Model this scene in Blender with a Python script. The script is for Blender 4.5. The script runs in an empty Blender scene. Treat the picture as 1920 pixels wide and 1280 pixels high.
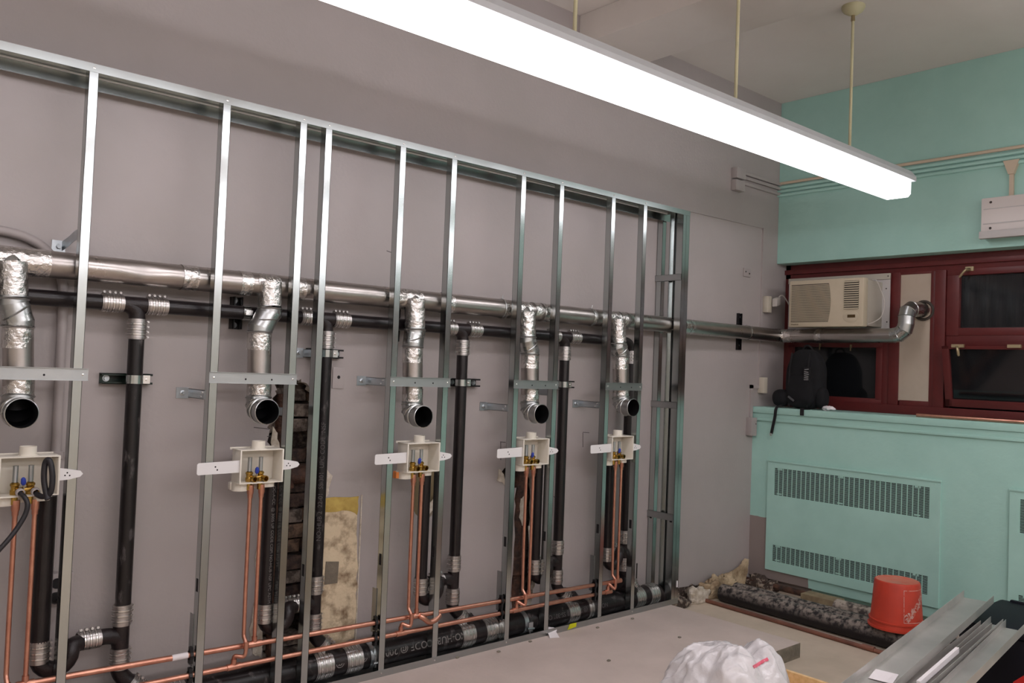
import bpy, bmesh, math, random
from mathutils import Vector, Matrix, noise, geometry
random.seed(7)
SC = bpy.context.scene
COL = SC.collection
PI = math.pi
# ------------------------------------------------------------------ camera
F_PX, YAW, PITCH, ROLL = 1586.06, 0.721556, 0.0313419, 0.0388616
CAM = Vector((-5.66283, -3.45759, 1.41402))
_fwd = Vector((math.sin(YAW)*math.cos(PITCH), math.cos(YAW)*math.cos(PITCH), math.sin(PITCH)))
_rt = Vector((math.cos(YAW), -math.sin(YAW), 0)); _up = _rt.cross(_fwd)
RT = math.cos(ROLL)*_rt + math.sin(ROLL)*_up
UP = -math.sin(ROLL)*_rt + math.cos(ROLL)*_up
cd = bpy.data.cameras.new('camera'); cam = bpy.data.objects.new('camera', cd); COL.objects.link(cam)
M = Matrix((RT, UP, -_fwd)).transposed().to_4x4(); M.translation = CAM
cam.matrix_world = M
cd.sensor_width = 36; cd.lens = F_PX/1920*36; cd.clip_start = .02
SC.camera = cam
# ------------------------------------------------------------------ world, exposure, room lamps
w = bpy.data.worlds.new('world'); SC.world = w; w.use_nodes = True
w.node_tree.nodes['Background'].inputs[0].default_value = (.010, .012, .018, 1)   # night outside
w.node_tree.nodes['Background'].inputs[1].default_value = 1
SC.view_settings.view_transform = 'Standard'; SC.view_settings.look = 'None'
SC.view_settings.gamma = 1; SC.view_settings.use_curve_mapping = False
SC.view_settings.exposure = 0.0
LAMP_POWER = 7.0; ROOM_POWER = 13.6          # emission of the lit fluorescent diffusers (fixtures are built below)
LAMP_COLOR = (1.0, .955, 1.0)

# pixel -> point on a known real plane (measurement helper)
def at(px, py, **k):
    d = _fwd + RT*((px-960)/F_PX) + UP*((640-py)/F_PX)
    a, c = list(k.items())[0]; i = 'xyz'.index(a)
    return CAM + d*((c-CAM[i])/d[i])

# ------------------------------------------------------------------ materials
def lin(c):
    return tuple(((v/255)/12.92 if v/255 <= .04045 else ((v/255+.055)/1.055)**2.4) for v in c)
MATS = {}
def mat(name, rgb, rough=.5, metal=0, rgb2=None, nscale=8, ncontrast=(.35, .65), bump=0, bscale=60, detail=4, aniso=None,
        spec=.5, stretch=(1,1,1), rough2=None, coat=0, bdist=.01, trans=0, ior=1.45, emit=None, estr=0):
    m = bpy.data.materials.new(name); m.use_nodes = True
    nt = m.node_tree; b = nt.nodes['Principled BSDF']
    b.inputs['Base Color'].default_value = (*lin(rgb), 1)
    b.inputs['Roughness'].default_value = rough; b.inputs['Metallic'].default_value = metal
    b.inputs['Specular IOR Level'].default_value = spec
    b.inputs['Coat Weight'].default_value = coat
    b.inputs['Transmission Weight'].default_value = trans; b.inputs['IOR'].default_value = ior
    if emit:
        b.inputs['Emission Color'].default_value = (*emit, 1); b.inputs['Emission Strength'].default_value = estr
    if rgb2 or rough2 is not None or bump:
        tc = nt.nodes.new('ShaderNodeNewGeometry'); mp = nt.nodes.new('ShaderNodeMapping')
        mp.inputs['Scale'].default_value = stretch
        nt.links.new(tc.outputs['Position'], mp.inputs[0])
    if rgb2 or rough2 is not None:
        n = nt.nodes.new('ShaderNodeTexNoise'); n.inputs['Scale'].default_value = nscale; n.inputs['Detail'].default_value = detail
        n.inputs['Roughness'].default_value = .6
        nt.links.new(mp.outputs[0], n.inputs['Vector'])
        r = nt.nodes.new('ShaderNodeMapRange'); r.inputs[1].default_value, r.inputs[2].default_value = ncontrast
        nt.links.new(n.outputs['Fac'], r.inputs[0])
        if rgb2:
            mx = nt.nodes.new('ShaderNodeMix'); mx.data_type = 'RGBA'
            mx.inputs[6].default_value = (*lin(rgb), 1); mx.inputs[7].default_value = (*lin(rgb2), 1)
            nt.links.new(r.outputs[0], mx.inputs[0]); nt.links.new(mx.outputs[2], b.inputs['Base Color'])
        if rough2 is not None:
            q = nt.nodes.new('ShaderNodeMapRange'); q.inputs[3].default_value = rough; q.inputs[4].default_value = rough2
            nt.links.new(r.outputs[0], q.inputs[0]); nt.links.new(q.outputs[0], b.inputs['Roughness'])
    if bump:
        n2 = nt.nodes.new('ShaderNodeTexNoise'); n2.inputs['Scale'].default_value = bscale; n2.inputs['Detail'].default_value = 5
        nt.links.new(mp.outputs[0], n2.inputs['Vector'])
        bp = nt.nodes.new('ShaderNodeBump'); bp.inputs['Strength'].default_value = bump; bp.inputs['Distance'].default_value = bdist
        nt.links.new(n2.outputs['Fac'], bp.inputs['Height']); nt.links.new(bp.outputs[0], b.inputs['Normal'])
    MATS[name] = m; return m

GREY = (168, 160, 158); PRIMER = (146, 134, 130)
mat('wall_grey', GREY, .42, rgb2=(162,155,152), nscale=1.6, bump=.25, bscale=55, bdist=.004, rough2=.5)
mat('wall_offwhite', (222,216,206), .6)
mat('ceiling_white', (226,220,214), .8, rgb2=(220,213,207), nscale=1.2, bump=.1)
mat('teal', (172,214,204), .4, rgb2=(165,208,198), nscale=3, bump=.25, bscale=40, bdist=.004)
mat('teal_panel', (175,217,207), .38, rgb2=(168,210,200), nscale=4, bump=.1, bscale=30, bdist=.003)
mat('concrete', (204,188,180), .75, rgb2=(190,175,167), nscale=3, bump=.3, bscale=45, bdist=.004, ncontrast=(.3,.7))
mat('concrete_side', (140,132,118), .85, rgb2=(112,106,94), nscale=14, bump=.5, bscale=60)
mat('floor_tan', (204,188,170), .7, rgb2=(190,175,157), nscale=4, bump=.15, bscale=40, bdist=.003)
mat('galv', (190,195,194), .17, 1, rgb2=(183,189,188), nscale=3, stretch=(1,1,.3), rough2=.23, ncontrast=(.3,.7))
mat('crease', (238,240,240), .3)  # pale non-metal colour standing in for a highlight inside the top track
mat('galv_loose', (214,210,206), .5, .85, rgb2=(196,193,190), nscale=4, rough2=.42)
mat('galv_dull', (176,178,178), .36, 1, rgb2=(168,171,171), nscale=4, rough2=.44)
mat('duct_metal', (186,180,176), .27, 1, rgb2=(172,166,162), nscale=7, rough2=.36, bump=.12, bscale=5, bdist=.02)
mat('elbow_metal', (186,188,186), .25, 1, rgb2=(170,172,172), nscale=14, rough2=.34, bump=.1, bscale=18, bdist=.01)
mat('duct_inside', (70,70,72), .5, 1)
mat('foil', (222,220,218), .15, 1, rgb2=(200,196,192), nscale=20, rough2=.32, bump=.7, bscale=42, bdist=.012)
mat('stainless', (188,184,182), .3, 1, rough2=.4, nscale=60)
mat('steel_bright', (225,223,220), .26, 1)
mat('zinc', (182,188,192), .3, 1, rough2=.42, nscale=40)
mat('iron', (20,16,18), .3, 0, rgb2=(28,22,24), nscale=18, bump=.35, bscale=130, bdist=.002, spec=.55)
mat('iron_chalky', (21,17,18), .36, 0, rgb2=(96,90,90), nscale=30, ncontrast=(.57,.74), bump=.3, bscale=100, bdist=.002, stretch=(1,1,.35))
mat('iron_fitting', (34,25,26), .36, 0, rgb2=(24,18,19), nscale=22, bump=.6, bscale=160, bdist=.002)
mat('pipe_print', (122,118,116), .6)
mat('pipe_print_faint', (84,79,80), .6)
mat('old_iron', (44,32,28), .7, rgb2=(92,62,48), nscale=18, bump=.8, bscale=60)
mat('copper', (216,160,138), .3, 1, rgb2=(198,140,120), nscale=16, rough2=.4)
mat('copper_dull', (164,116,100), .5, .8, rgb2=(134,96,86), nscale=9)
mat('brass', (196,160,84), .26, 1, rgb2=(150,120,60), nscale=60)
mat('abs_white', (226,220,208), .4, rgb2=(220,214,202), nscale=9)
mat('abs_tab', (222,220,220), .42)
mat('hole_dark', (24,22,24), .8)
mat('blue_plastic', (40,62,160), .4)
mat('orange_paint', (232,140,70), .5)
mat('black_rubber', (34,32,36), .45)
mat('black_plastic', (26,26,28), .4)
mat('strut_green', (14,42,30), .35, rgb2=(12,24,20), nscale=30)
mat('strut_black', (20,20,21), .45)
mat('brick_grey', (128,116,106), .9, rgb2=(70,60,54), nscale=30, bump=.8, bscale=90, ncontrast=(.4,.6))
mat('brick_soot', (84,66,58), .85, rgb2=(44,35,33), nscale=26, bump=.8, bscale=90, ncontrast=(.4,.6))
mat('brick_tan', (120,96,78), .85, rgb2=(70,56,48), nscale=30, bump=.8, bscale=90, ncontrast=(.4,.6))
mat('mortar', (104,92,82), .9, rgb2=(44,34,32), nscale=16, bump=1, bscale=50, ncontrast=(.42,.58))
mat('plaster_raw', (212,194,164), .85, rgb2=(112,88,64), nscale=9, bump=.8, bscale=30, ncontrast=(.48,.66), detail=9)
mat('plaster_edge', (214,206,194), .85, rgb2=(180,168,150), nscale=30, bump=.6, bscale=60)
mat('joint_tape', (196,170,92), .7, rgb2=(168,140,70), nscale=16)
mat('olive_patch', (128,112,84), .8, rgb2=(112,100,74), nscale=8)
mat('cement_patch', (122,112,98), .85, rgb2=(104,96,84), nscale=20, bump=.4)
mat('rubble', (196,176,146), .9, rgb2=(140,118,92), nscale=12, bump=1, bscale=40)
mat('rubble_dark', (70,58,52), .9, rgb2=(150,136,122), nscale=30, bump=1, bscale=60, ncontrast=(.5,.6))
mat('oxblood', (98,37,36), .4, rgb2=(90,33,33), nscale=9, bump=.15, bscale=30, bdist=.003)
mat('vent_board', (186,172,156), .6, rgb2=(176,160,144), nscale=3)
mat('ac_case', (190,178,156), .42, rgb2=(183,171,149), nscale=6)
mat('ac_side', (176,170,158), .5)
mat('ac_dark', (60,52,46), .6)
mat('ac_print', (104,92,66), .5)
mat('ac_lens', (74,58,34), .25)
mat('cord_white', (190,184,178), .45)
mat('sheet_white', (188,184,182), .5)
mat('glass', (86,90,96), .07, trans=.92, ior=1.5)
mat('outside_dark', (22,22,26), .9)
mat('poly_sheet', (64,62,72), .45, rgb2=(108,106,114), nscale=26, stretch=(1,3,.25), ncontrast=(.55,.75))
mat('latch_metal', (176,160,128), .4, .8)
mat('fabric_black', (12,12,15), .9, rgb2=(18,18,22), nscale=20, bump=.4, bscale=300, bdist=.002)
mat('webbing', (26,26,28), .8)
mat('patch_silver', (170,170,172), .35, .5)
mat('grey_patch', (84,84,86), .6)
mat('bucket', (200,66,46), .45, rgb2=(186,62,46), nscale=8)
mat('bucket_dusty', (206,104,82), .7, rgb2=(196,128,108), nscale=14)
mat('bucket_print', (206,160,150), .6, rgb2=(196,84,60), nscale=60, ncontrast=(.5,.62))
mat('tote', (16,18,28), .6, spec=.25)
mat('paper', (226,220,222), .8)
mat('paper_print', (90,90,96), .8)
mat('yellow_tag', (196,196,20), .6)
mat('yellow_label', (190,176,40), .6)
mat('wood', (222,188,140), .6, rgb2=(206,170,120), nscale=6, stretch=(.4,8,8))
mat('wood_grey', (150,134,106), .75, rgb2=(128,112,88), nscale=20)
mat('red_plastic', (196,40,36), .4)
mat('conduit_paint', (160,152,150), .45)
mat('conduit_cream', (204,188,166), .5)
mat('stem_cream', (202,196,160), .5)
mat('housing_white', (205,208,212), .5)
mat('diffuser', (250,248,252), .5, emit=LAMP_COLOR, estr=LAMP_POWER)
mat('diffuser_room', (250,248,252), .5, emit=LAMP_COLOR, estr=ROOM_POWER)
mat('diffuser_off', (214,206,202), .4)
mat('red_reflection_glow', (255,60,60), .5, emit=(1,.12,.14), estr=6)  # glowing colour imitating a red reflection in the glass
mat('ivory', (196,188,172), .5)
def dust_mat(name, base, dust, lo, hi, ns=60):
    m=mat(name, base, .6, rgb2=dust, nscale=ns, ncontrast=(.42,.58), bump=.4, bscale=90, bdist=.003, detail=7)
    nt=m.node_tree; mx=[n for n in nt.nodes if n.type=='MIX'][0]; old=mx.inputs[0].links[0].from_socket
    g=nt.nodes.new('ShaderNodeNewGeometry'); sx=nt.nodes.new('ShaderNodeSeparateXYZ'); nt.links.new(g.outputs['Normal'],sx.inputs[0])
    r=nt.nodes.new('ShaderNodeMapRange'); r.inputs[1].default_value=lo; r.inputs[2].default_value=hi; nt.links.new(sx.outputs['Z'],r.inputs[0])
    mu=nt.nodes.new('ShaderNodeMath'); mu.operation='MULTIPLY'; nt.links.new(old,mu.inputs[0]); nt.links.new(r.outputs[0],mu.inputs[1])
    nt.links.new(mu.outputs[0],mx.inputs[0])
dust_mat('iron_dusty',(32,29,31),(142,132,124),-.1,.85,34)
dust_mat('iron_pale',(70,62,60),(176,164,152),-.6,.6,20)
# translucent bin bag
m = mat('bag', (232,228,230), .2, bump=.5, bscale=16, bdist=.02, spec=.6)
b = m.node_tree.nodes['Principled BSDF']; b.inputs['Transmission Weight'].default_value = .3
mat('bag_red', (214,96,116), .4)

# ------------------------------------------------------------------ mesh builder
class MB:
    def __init__(s): s.v = []; s.f = []; s.mi = []; s.mats = []
    def mat(s, name):
        if name not in s.mats: s.mats.append(name)
        s.cur = s.mats.index(name); return s
    cur = 0
    def add(s, vs, fs):
        o = len(s.v); s.v += [tuple(x) for x in vs]
        for f in fs: s.f.append([i+o for i in f]); s.mi.append(s.cur)
        return s
    def box(s, x0, x1, y0, y1, z0, z1):
        x0,x1 = min(x0,x1),max(x0,x1); y0,y1=min(y0,y1),max(y0,y1); z0,z1=min(z0,z1),max(z0,z1)
        return s.add([(x,y,z) for x in (x0,x1) for y in (y0,y1) for z in (z0,z1)],
            [(0,1,3,2),(4,6,7,5),(0,4,5,1),(2,3,7,6),(0,2,6,4),(1,5,7,3)])
    def obox(s, c, ax, ay, az, sx, sy, sz):      # oriented box, full sizes
        c=Vector(c); ax,ay,az=(Vector(a).normalized() for a in (ax,ay,az))
        return s.add([c+ax*(i*sx/2)+ay*(j*sy/2)+az*(k*sz/2) for i in (-1,1) for j in (-1,1) for k in (-1,1)],
            [(0,1,3,2),(4,6,7,5),(0,4,5,1),(2,3,7,6),(0,2,6,4),(1,5,7,3)])
    def bar(s, a, b, wd, ht, up=(0,0,1)):        # box from a to b
        a=Vector(a); b=Vector(b); d=(b-a); n=d.cross(Vector(up)).normalized(); u=n.cross(d).normalized()
        return s.obox((a+b)/2, d, n, u, d.length, wd, ht)
    def tube(s, pts, r, seg=16, caps=True, gored=False):
        pts=[Vector(p) for p in pts]; n=len(pts)
        rs = r if isinstance(r,(list,tuple)) else [r]*n
        dirs=[(pts[i+1]-pts[i]).normalized() for i in range(n-1)]
        ref = Vector((0,0,1)) if abs(dirs[0].z)<.9 else Vector((1,0,0))
        u=dirs[0].cross(ref).normalized(); rings=[]
        for i in range(n):
            if i==0: t=dirs[0]; miter=None
            elif i==n-1: t=dirs[-1]; miter=None
            else: t=(dirs[i-1]+dirs[i]).normalized(); miter=1
            din = dirs[max(i-1,0)]
            if i>0:
                q = dirs[i-2] if i>1 else dirs[0]
            # frame transported along segment direction
            if i==0: uu=u
            else:
                uu = uprev - din*uprev.dot(din); uu.normalize()
            vv = din.cross(uu).normalized()
            ring=[]
            for k in range(seg):
                a=2*PI*k/seg; off=(uu*math.cos(a)+vv*math.sin(a))*rs[i]
                if miter: off = off - din*(off.dot(t)/max(din.dot(t),.2))
                ring.append(pts[i]+off)
            rings.append(ring); uprev=uu
        vs=[]; fs=[]
        if not gored:
            for rg in rings: vs+=rg
            for i in range(n-1):
                for k in range(seg):
                    a=i*seg+k; b_=i*seg+(k+1)%seg
                    fs.append((a,b_,b_+seg,a+seg))
            if caps: fs.append(tuple(range(seg-1,-1,-1))); fs.append(tuple((n-1)*seg+k for k in range(seg)))
        else:
            for i in range(n-1):
                o=len(vs); vs+=rings[i]+rings[i+1]
                for k in range(seg): fs.append((o+k,o+(k+1)%seg,o+seg+(k+1)%seg,o+seg+k))
            if caps:
                o=len(vs); vs+=rings[0]+rings[-1]; fs.append(tuple(o+k for k in range(seg-1,-1,-1))); fs.append(tuple(o+seg+k for k in range(seg)))
        return s.add(vs,fs)
    def lathe(s, c, axis, prof, seg=24, close=False):    # prof: (distance along axis, radius)
        c=Vector(c); ax=Vector(axis).normalized()
        ref=Vector((0,0,1)) if abs(ax.z)<.9 else Vector((1,0,0)); u=ax.cross(ref).normalized(); v=ax.cross(u)
        vs=[];fs=[]
        for d,r in prof:
            for k in range(seg):
                a=2*PI*k/seg; vs.append(c+ax*d+(u*math.cos(a)+v*math.sin(a))*r)
        for i in range(len(prof)-1):
            for k in range(seg): fs.append((i*seg+k,i*seg+(k+1)%seg,(i+1)*seg+(k+1)%seg,(i+1)*seg+k))
        if close: fs.append(tuple(range(seg-1,-1,-1))); fs.append(tuple((len(prof)-1)*seg+k for k in range(seg)))
        return s.add(vs,fs)
    def prism(s, poly, axis, lo, hi):            # poly of 2D points in the two other axes
        i={'x':0,'y':1,'z':2}[axis]; o=[j for j in range(3) if j!=i]
        def p(q,d):
            r=[0,0,0]; r[i]=d; r[o[0]]=q[0]; r[o[1]]=q[1]; return r
        n=len(poly)
        return s.add([p(q,lo) for q in poly]+[p(q,hi) for q in poly],
            [tuple(range(n)), tuple(range(2*n-1,n-1,-1))]+[(k,(k+1)%n,n+(k+1)%n,n+k) for k in range(n)])

ROOT = {}
def mesh_obj(name, mb, mats, parent=None, origin=None, smooth=None, bevel=0, angle=35):
    me=bpy.data.meshes.new(name)
    org = ROOT[root_of(parent).name] if parent else (Vector(origin) if origin is not None else Vector((0,0,0)))
    me.from_pydata([Vector(v)-org for v in mb.v],[],mb.f)
    names = mb.mats if mb.mats else [mats]
    for nm in names: me.materials.append(MATS[nm])
    if len(names)>1: me.polygons.foreach_set('material_index', mb.mi)
    bm=bmesh.new(); bm.from_mesh(me); bmesh.ops.recalc_face_normals(bm, faces=bm.faces)
    if bevel:
        es=[e for e in bm.edges if len(e.link_faces)==2 and e.calc_face_angle(0)>.6]
        bmesh.ops.bevel(bm, geom=es, offset=bevel, segments=2, affect='EDGES', profile=.6, clamp_overlap=True)
    if smooth is not False:
        for f in bm.faces: f.smooth=True
        for e in bm.edges:
            if len(e.link_faces)==2: e.smooth = e.calc_face_angle(0) < math.radians(angle)
    bm.to_mesh(me); bm.free(); me.update()
    o=bpy.data.objects.new(name, me); COL.objects.link(o)
    if parent: o.parent=parent
    else: o.location=org; ROOT[o.name]=org
    return o
def root_of(o):
    while o.parent: o=o.parent
    return o
def tag(o, label, cat, group=None):
    o['label']=label; o['category']=cat
    if group: o['group']=group
    return o
def thing(name, label, cat, loc, group=None):
    o=bpy.data.objects.new(name,None); o.empty_display_size=.05; COL.objects.link(o); o.location=loc; ROOT[o.name]=Vector(loc)
    return tag(o,label,cat,group)
def struct(name, mb, m, parent=None, label=None, cat=None, **k):
    o=mesh_obj(name,mb,m,parent,**k)
    if not parent: o['kind']='structure'
    return o
def sdescribe(o,label,cat): o['label']=label; o['category']=cat; return o
def copy_tree(o, parent=None):
    c=o.copy(); COL.objects.link(c); c.parent=parent
    for ch in list(o.children): copy_tree(ch,c)
    return c
def frame_mat(c, axis, ref=(0,0,1)):             # local z along axis, local x toward ref side
    z=Vector(axis).normalized(); x=Vector(ref); x=(x-z*x.dot(z)).normalized(); y=z.cross(x)
    m=Matrix((x,y,z)).transposed().to_4x4(); m.translation=Vector(c); return m
def inst(src_mesh, name, parent, mw):
    o=bpy.data.objects.new(name, src_mesh); COL.objects.link(o); o.parent=parent
    r=root_of(parent); mm=Matrix.Translation(-ROOT[r.name])@mw
    if parent.parent: mm = parent.matrix_basis.inverted()@mm
    o.matrix_basis=mm; return o
def arc(c, r, a0, a1, n, ex, ey):
    c=Vector(c); ex=Vector(ex); ey=Vector(ey)
    return [c+ex*(r*math.cos(a0+(a1-a0)*i/n))+ey*(r*math.sin(a0+(a1-a0)*i/n)) for i in range(n+1)]
def spline(pts, n=6):
    P=[Vector(p) for p in pts]; P=[P[0]*2-P[1]]+P+[P[-1]*2-P[-2]]; out=[]
    for i in range(1,len(P)-2):
        a,b,c,d=P[i-1:i+3]
        for k in range(n):
            t=k/n; out.append(.5*((2*b)+(c-a)*t+(2*a-5*b+4*c-d)*t*t+(3*b-a-3*c+d)*t**3))
    out.append(P[-2]); return out
def jag(poly, amp, sub=5, seed=0):               # break a polygon's edges into a torn outline
    rnd=random.Random(seed); out=[]
    n=len(poly)
    for i in range(n):
        a=Vector(poly[i]); b=Vector(poly[(i+1)%n])
        for k in range(sub):
            t=k/sub; p=a.lerp(b,t)
            out.append((p.x+rnd.uniform(-amp,amp), p.y+rnd.uniform(-amp,amp)))
    return out
def text_mesh(name, body, size, m, parent, mw, ext=.0008, cyl=None, mirror=False, origin=None, align='LEFT', bold=0, spacing=1):
    c=bpy.data.curves.new(name,'FONT'); c.body=body; c.size=size; c.extrude=ext; c.align_x=align; c.align_y='CENTER'; c.resolution_u=3
    c.offset=bold; c.space_character=spacing
    t=bpy.data.objects.new(name,c); COL.objects.link(t); dg=bpy.context.evaluated_depsgraph_get()
    me=bpy.data.meshes.new_from_object(t.evaluated_get(dg)); bpy.data.objects.remove(t)
    me.name=name
    if cyl:                                       # wrap text height round a pipe of radius cyl (local x along pipe)
        for v in me.vertices:
            a=v.co.y/cyl; rr=cyl+v.co.z+.0006; v.co=Vector((v.co.x, rr*math.sin(a), rr*math.cos(a)))
    me.materials.clear(); me.materials.append(MATS[m])
    o=bpy.data.objects.new(name,me); COL.objects.link(o); o.parent=parent
    if parent:
        r=root_of(parent); o.matrix_basis=Matrix.Translation(-ROOT[r.name])@mw
    else: o.matrix_basis=mw
    return o

H=3.49; FL=-.08; X0=-7.8; Y0=-7.2; XS=-.26; XW=.14
ZSOF=2.272
# ================================================================== SETTING
# grey wall with its torn openings
def wallpoly(px, y=0): return [ (at(a,b,y=y).x, at(a,b,y=y).z) for a,b in px]
chase=[(-3.985,1.30),(-3.93,1.335),(-3.86,1.325),(-3.80,1.25),(-3.79,1.12),(-3.805,1.0),(-3.745,.93),(-3.745,.80),(-3.785,.72),(-3.785,.10),(-3.99,.06),(-4.0,.35),(-3.985,.8),(-4.005,1.0),(-4.01,1.12),(-3.99,1.2)]
chase=jag(chase,.010,6,3)
hole2=[(-2.665,.845),(-2.62,.885),(-2.55,.87),(-2.44,.86),(-2.42,.7),(-2.40,.5),(-2.385,.2),(-2.40,.1),(-2.55,.1),(-2.545,.5),(-2.555,.76),(-2.63,.775)]
hole2=jag(hole2,.008,5,5)
hole3=[(-3.155+.088*math.cos(t), .79+.15*math.sin(t)) for t in [i*PI/11 for i in range(22)]]
hole3=jag(hole3,.004,2,6)
from mathutils.geometry import delaunay_2d_cdt
def holed_wall(rect, holes, y0):
    vs=[];es=[]
    def loop(p):
        o=len(vs); vs.extend(Vector(q) for q in p); n=len(p); es.extend((o+i,o+(i+1)%n) for i in range(n))
    loop(rect)
    for h in holes: loop(h)
    r=delaunay_2d_cdt(vs,es,[],1,1e-5)
    V,_,Fc=r[0],r[1],r[2]
    def inside(p,poly):
        c=False; n=len(poly)
        for i in range(n):
            x1,z1=poly[i]; x2,z2=poly[(i+1)%n]
            if (z1>p[1])!=(z2>p[1]) and p[0]<(x2-x1)*(p[1]-z1)/(z2-z1)+x1: c=not c
        return c
    mb=MB(); keep=[]
    for f in Fc:
        cx=sum(V[i].x for i in f)/len(f); cz=sum(V[i].y for i in f)/len(f)
        if not any(inside((cx,cz),h) for h in holes): keep.append(tuple(f))
    mb.add([(v.x,y0,v.y) for v in V], keep)
    return mb
mb=holed_wall([(X0,FL),(XW+.3,FL),(XW+.3,H),(X0,H)],[chase,hole2,hole3],0)
wall_left=struct('wall_left',mb,'wall_grey')
def reveal(poly, d, m, name):
    b=MB(); n=len(poly)
    rnd=random.Random(n)
    inn=[(x+rnd.uniform(-.006,.006), z+rnd.uniform(-.006,.006)) for x,z in poly]
    b.add([(x,0,z) for x,z in poly]+[(x,d,z) for x,z in inn],[(k,(k+1)%n,n+(k+1)%n,n+k) for k in range(n)])
    return mesh_obj(name,b,m,wall_left)
reveal(chase,.035,'plaster_edge','broken_plaster_edge'); 
reveal([(x,z) for x,z in hole2],.03,'plaster_edge','broken_plaster_edge'); reveal(hole3,.02,'plaster_edge','broken_plaster_edge')
def lump(x0,x1,z0,z1,y,m,name,amp,nx,nz,seed,parent=wall_left):
    b=MB(); vs=[]
    for j in range(nz+1):
        for i in range(nx+1):
            x=x0+(x1-x0)*i/nx; z=z0+(z1-z0)*j/nz
            vs.append((x, y-amp*(noise.noise(Vector((x*14+seed,z*14,seed)))+.5*noise.noise(Vector((x*40,z*40,seed)))), z))
    b.add(vs,[(j*(nx+1)+i,j*(nx+1)+i+1,(j+1)*(nx+1)+i+1,(j+1)*(nx+1)+i) for j in range(nz) for i in range(nx)])
    return mesh_obj(name,b,m,parent)
lump(-4.06,-3.70,0,1.4,.10,'mortar','rough_mortar_backing',.03,36,110,1)
lump(-2.70,-2.36,0,.95,.08,'mortar','rough_mortar_backing',.02,26,70,2)
b=MB(); b.box(-3.27,-3.04,.02,.03,.6,.98); mesh_obj('olive_patch',b,'olive_patch',wall_left)['label']='olive brown patch of bare plaster'
b=MB(); b.box(X0,XW+.3,.13,.15,FL,1.6); mesh_obj('wall_core',b,'outside_dark',wall_left)
# bricks inside the chase, one by one
rnd=random.Random(4)
for r in range(18):
    z=.07+r*.068
    off=.0 if r%2 else -.1
    for k in range(-1,3):
        x=-4.0+off+k*.208
        if x>-3.74 or x+.2<-4.02: continue
        if rnd.random()<.22: continue
        b=MB(); xa=max(x,-4.04); xb=min(x+.198,-3.71)
        d=rnd.uniform(-.022,.03)
        j=lambda:rnd.uniform(-.004,.004)
        b.add([(xa+j(),.045+d+j(),z+j()),(xb+j(),.045+d+j(),z+j()),(xb+j(),.045+d+j(),z+.057+j()),(xa+j(),.045+d+j(),z+.057+j()),
               (xa,.11,z),(xb,.11,z),(xb,.11,z+.057),(xa,.11,z+.057)],[(0,1,2,3),(4,7,6,5),(0,4,5,1),(1,5,6,2),(2,6,7,3),(3,7,4,0)])
        mesh_obj('brick',b,rnd.choice(['brick_tan','brick_grey','brick_soot','brick_soot']),wall_left,bevel=.003)
# torn white paper and plaster lips around the openings
def flake(px, m, seed, t=.004, amp=.004, y=-.001, name='plaster_lip'):
    P=jag(wallpoly(px),amp,3,seed); b=MB(); b.prism(P,'y',y-t,y); return mesh_obj(name,b,m,wall_left)
flake([(512,800),(519,812),(523,838),(516,850),(510,850),(508,828)],'plaster_edge',1)
flake([(503,935),(494,955),(485,990),(480,1030),(478,1078),(492,1075),(499,1010),(508,960)],'plaster_edge',2,y=.0)
flake([(476,1130),(468,1180),(472,1225),(488,1232),(492,1190),(486,1150)],'plaster_edge',3)
flake([(612,880),(622,890),(615,925),(606,935),(606,905)],'plaster_edge',9)
flake([(818,925),(822,935),(806,962),(797,965),(800,950)],'plaster_edge',4)
flake([(934,880),(941,884),(946,900),(958,905),(955,912),(940,905),(932,902)],'plaster_edge',5)
flake([(975,935),(983,930),(985,960),(978,985),(973,970)],'plaster_edge',6)
flake([(990,985),(998,980),(996,1040),(990,1050)],'plaster_edge',7)
for (x0_,y0_,x1_,y1_) in ((476,801,505,804),(501,818,508,817),(938,828,948,829),(939,829,939,862),(1093,810,1105,811),(1093,811,1093,838),(725,470,736,474),(1038,930,1042,934)):
    a=at(x0_,y0_,y=-.0008); c=at(x1_,y1_,y=-.0008); b=MB(); b.bar(a,c,.0012,.0035,up=(0,0,1) if abs((c-a).x)>abs((c-a).z) else (1,0,0)); mesh_obj('pencil_mark',b,'pipe_print_faint',wall_left)
# scraped plaster field to the right of the second stack
P=jag([(-3.775,.785),(-3.55,.775),(-3.535,.45),(-3.53,.12),(-3.775,.10)],.006,8,8)
b=MB(); b.prism(P,'y',-.004,.0); o=mesh_obj('scraped_plaster',b,'plaster_raw',wall_left); o['label']='rough cream and brown scraped plaster'
P=jag([(-3.72,.79),(-3.545,.785),(-3.548,.70),(-3.60,.725),(-3.72,.725)],.003,4,9)
b=MB(); b.prism(P,'y',-.006,-.003); mesh_obj('joint_tape',b,'joint_tape',wall_left)['label']='yellowed joint tape'
q=[at(610,1052,y=0),at(634,1052,y=0),at(631,1092,y=0),at(607,1095,y=0)]
b=MB(); b.prism([(p.x,p.z) for p in q],'y',-.008,-.003); mesh_obj('cement_patch',b,'cement_patch',wall_left)['label']='small square grey cement patch'
b=MB(); b.tube([(-3.527,-.003,z) for z in (.11,.3,.5,.7,.79)],.004,6); mesh_obj('plaster_ridge',b,'plaster_edge',wall_left)
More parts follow.
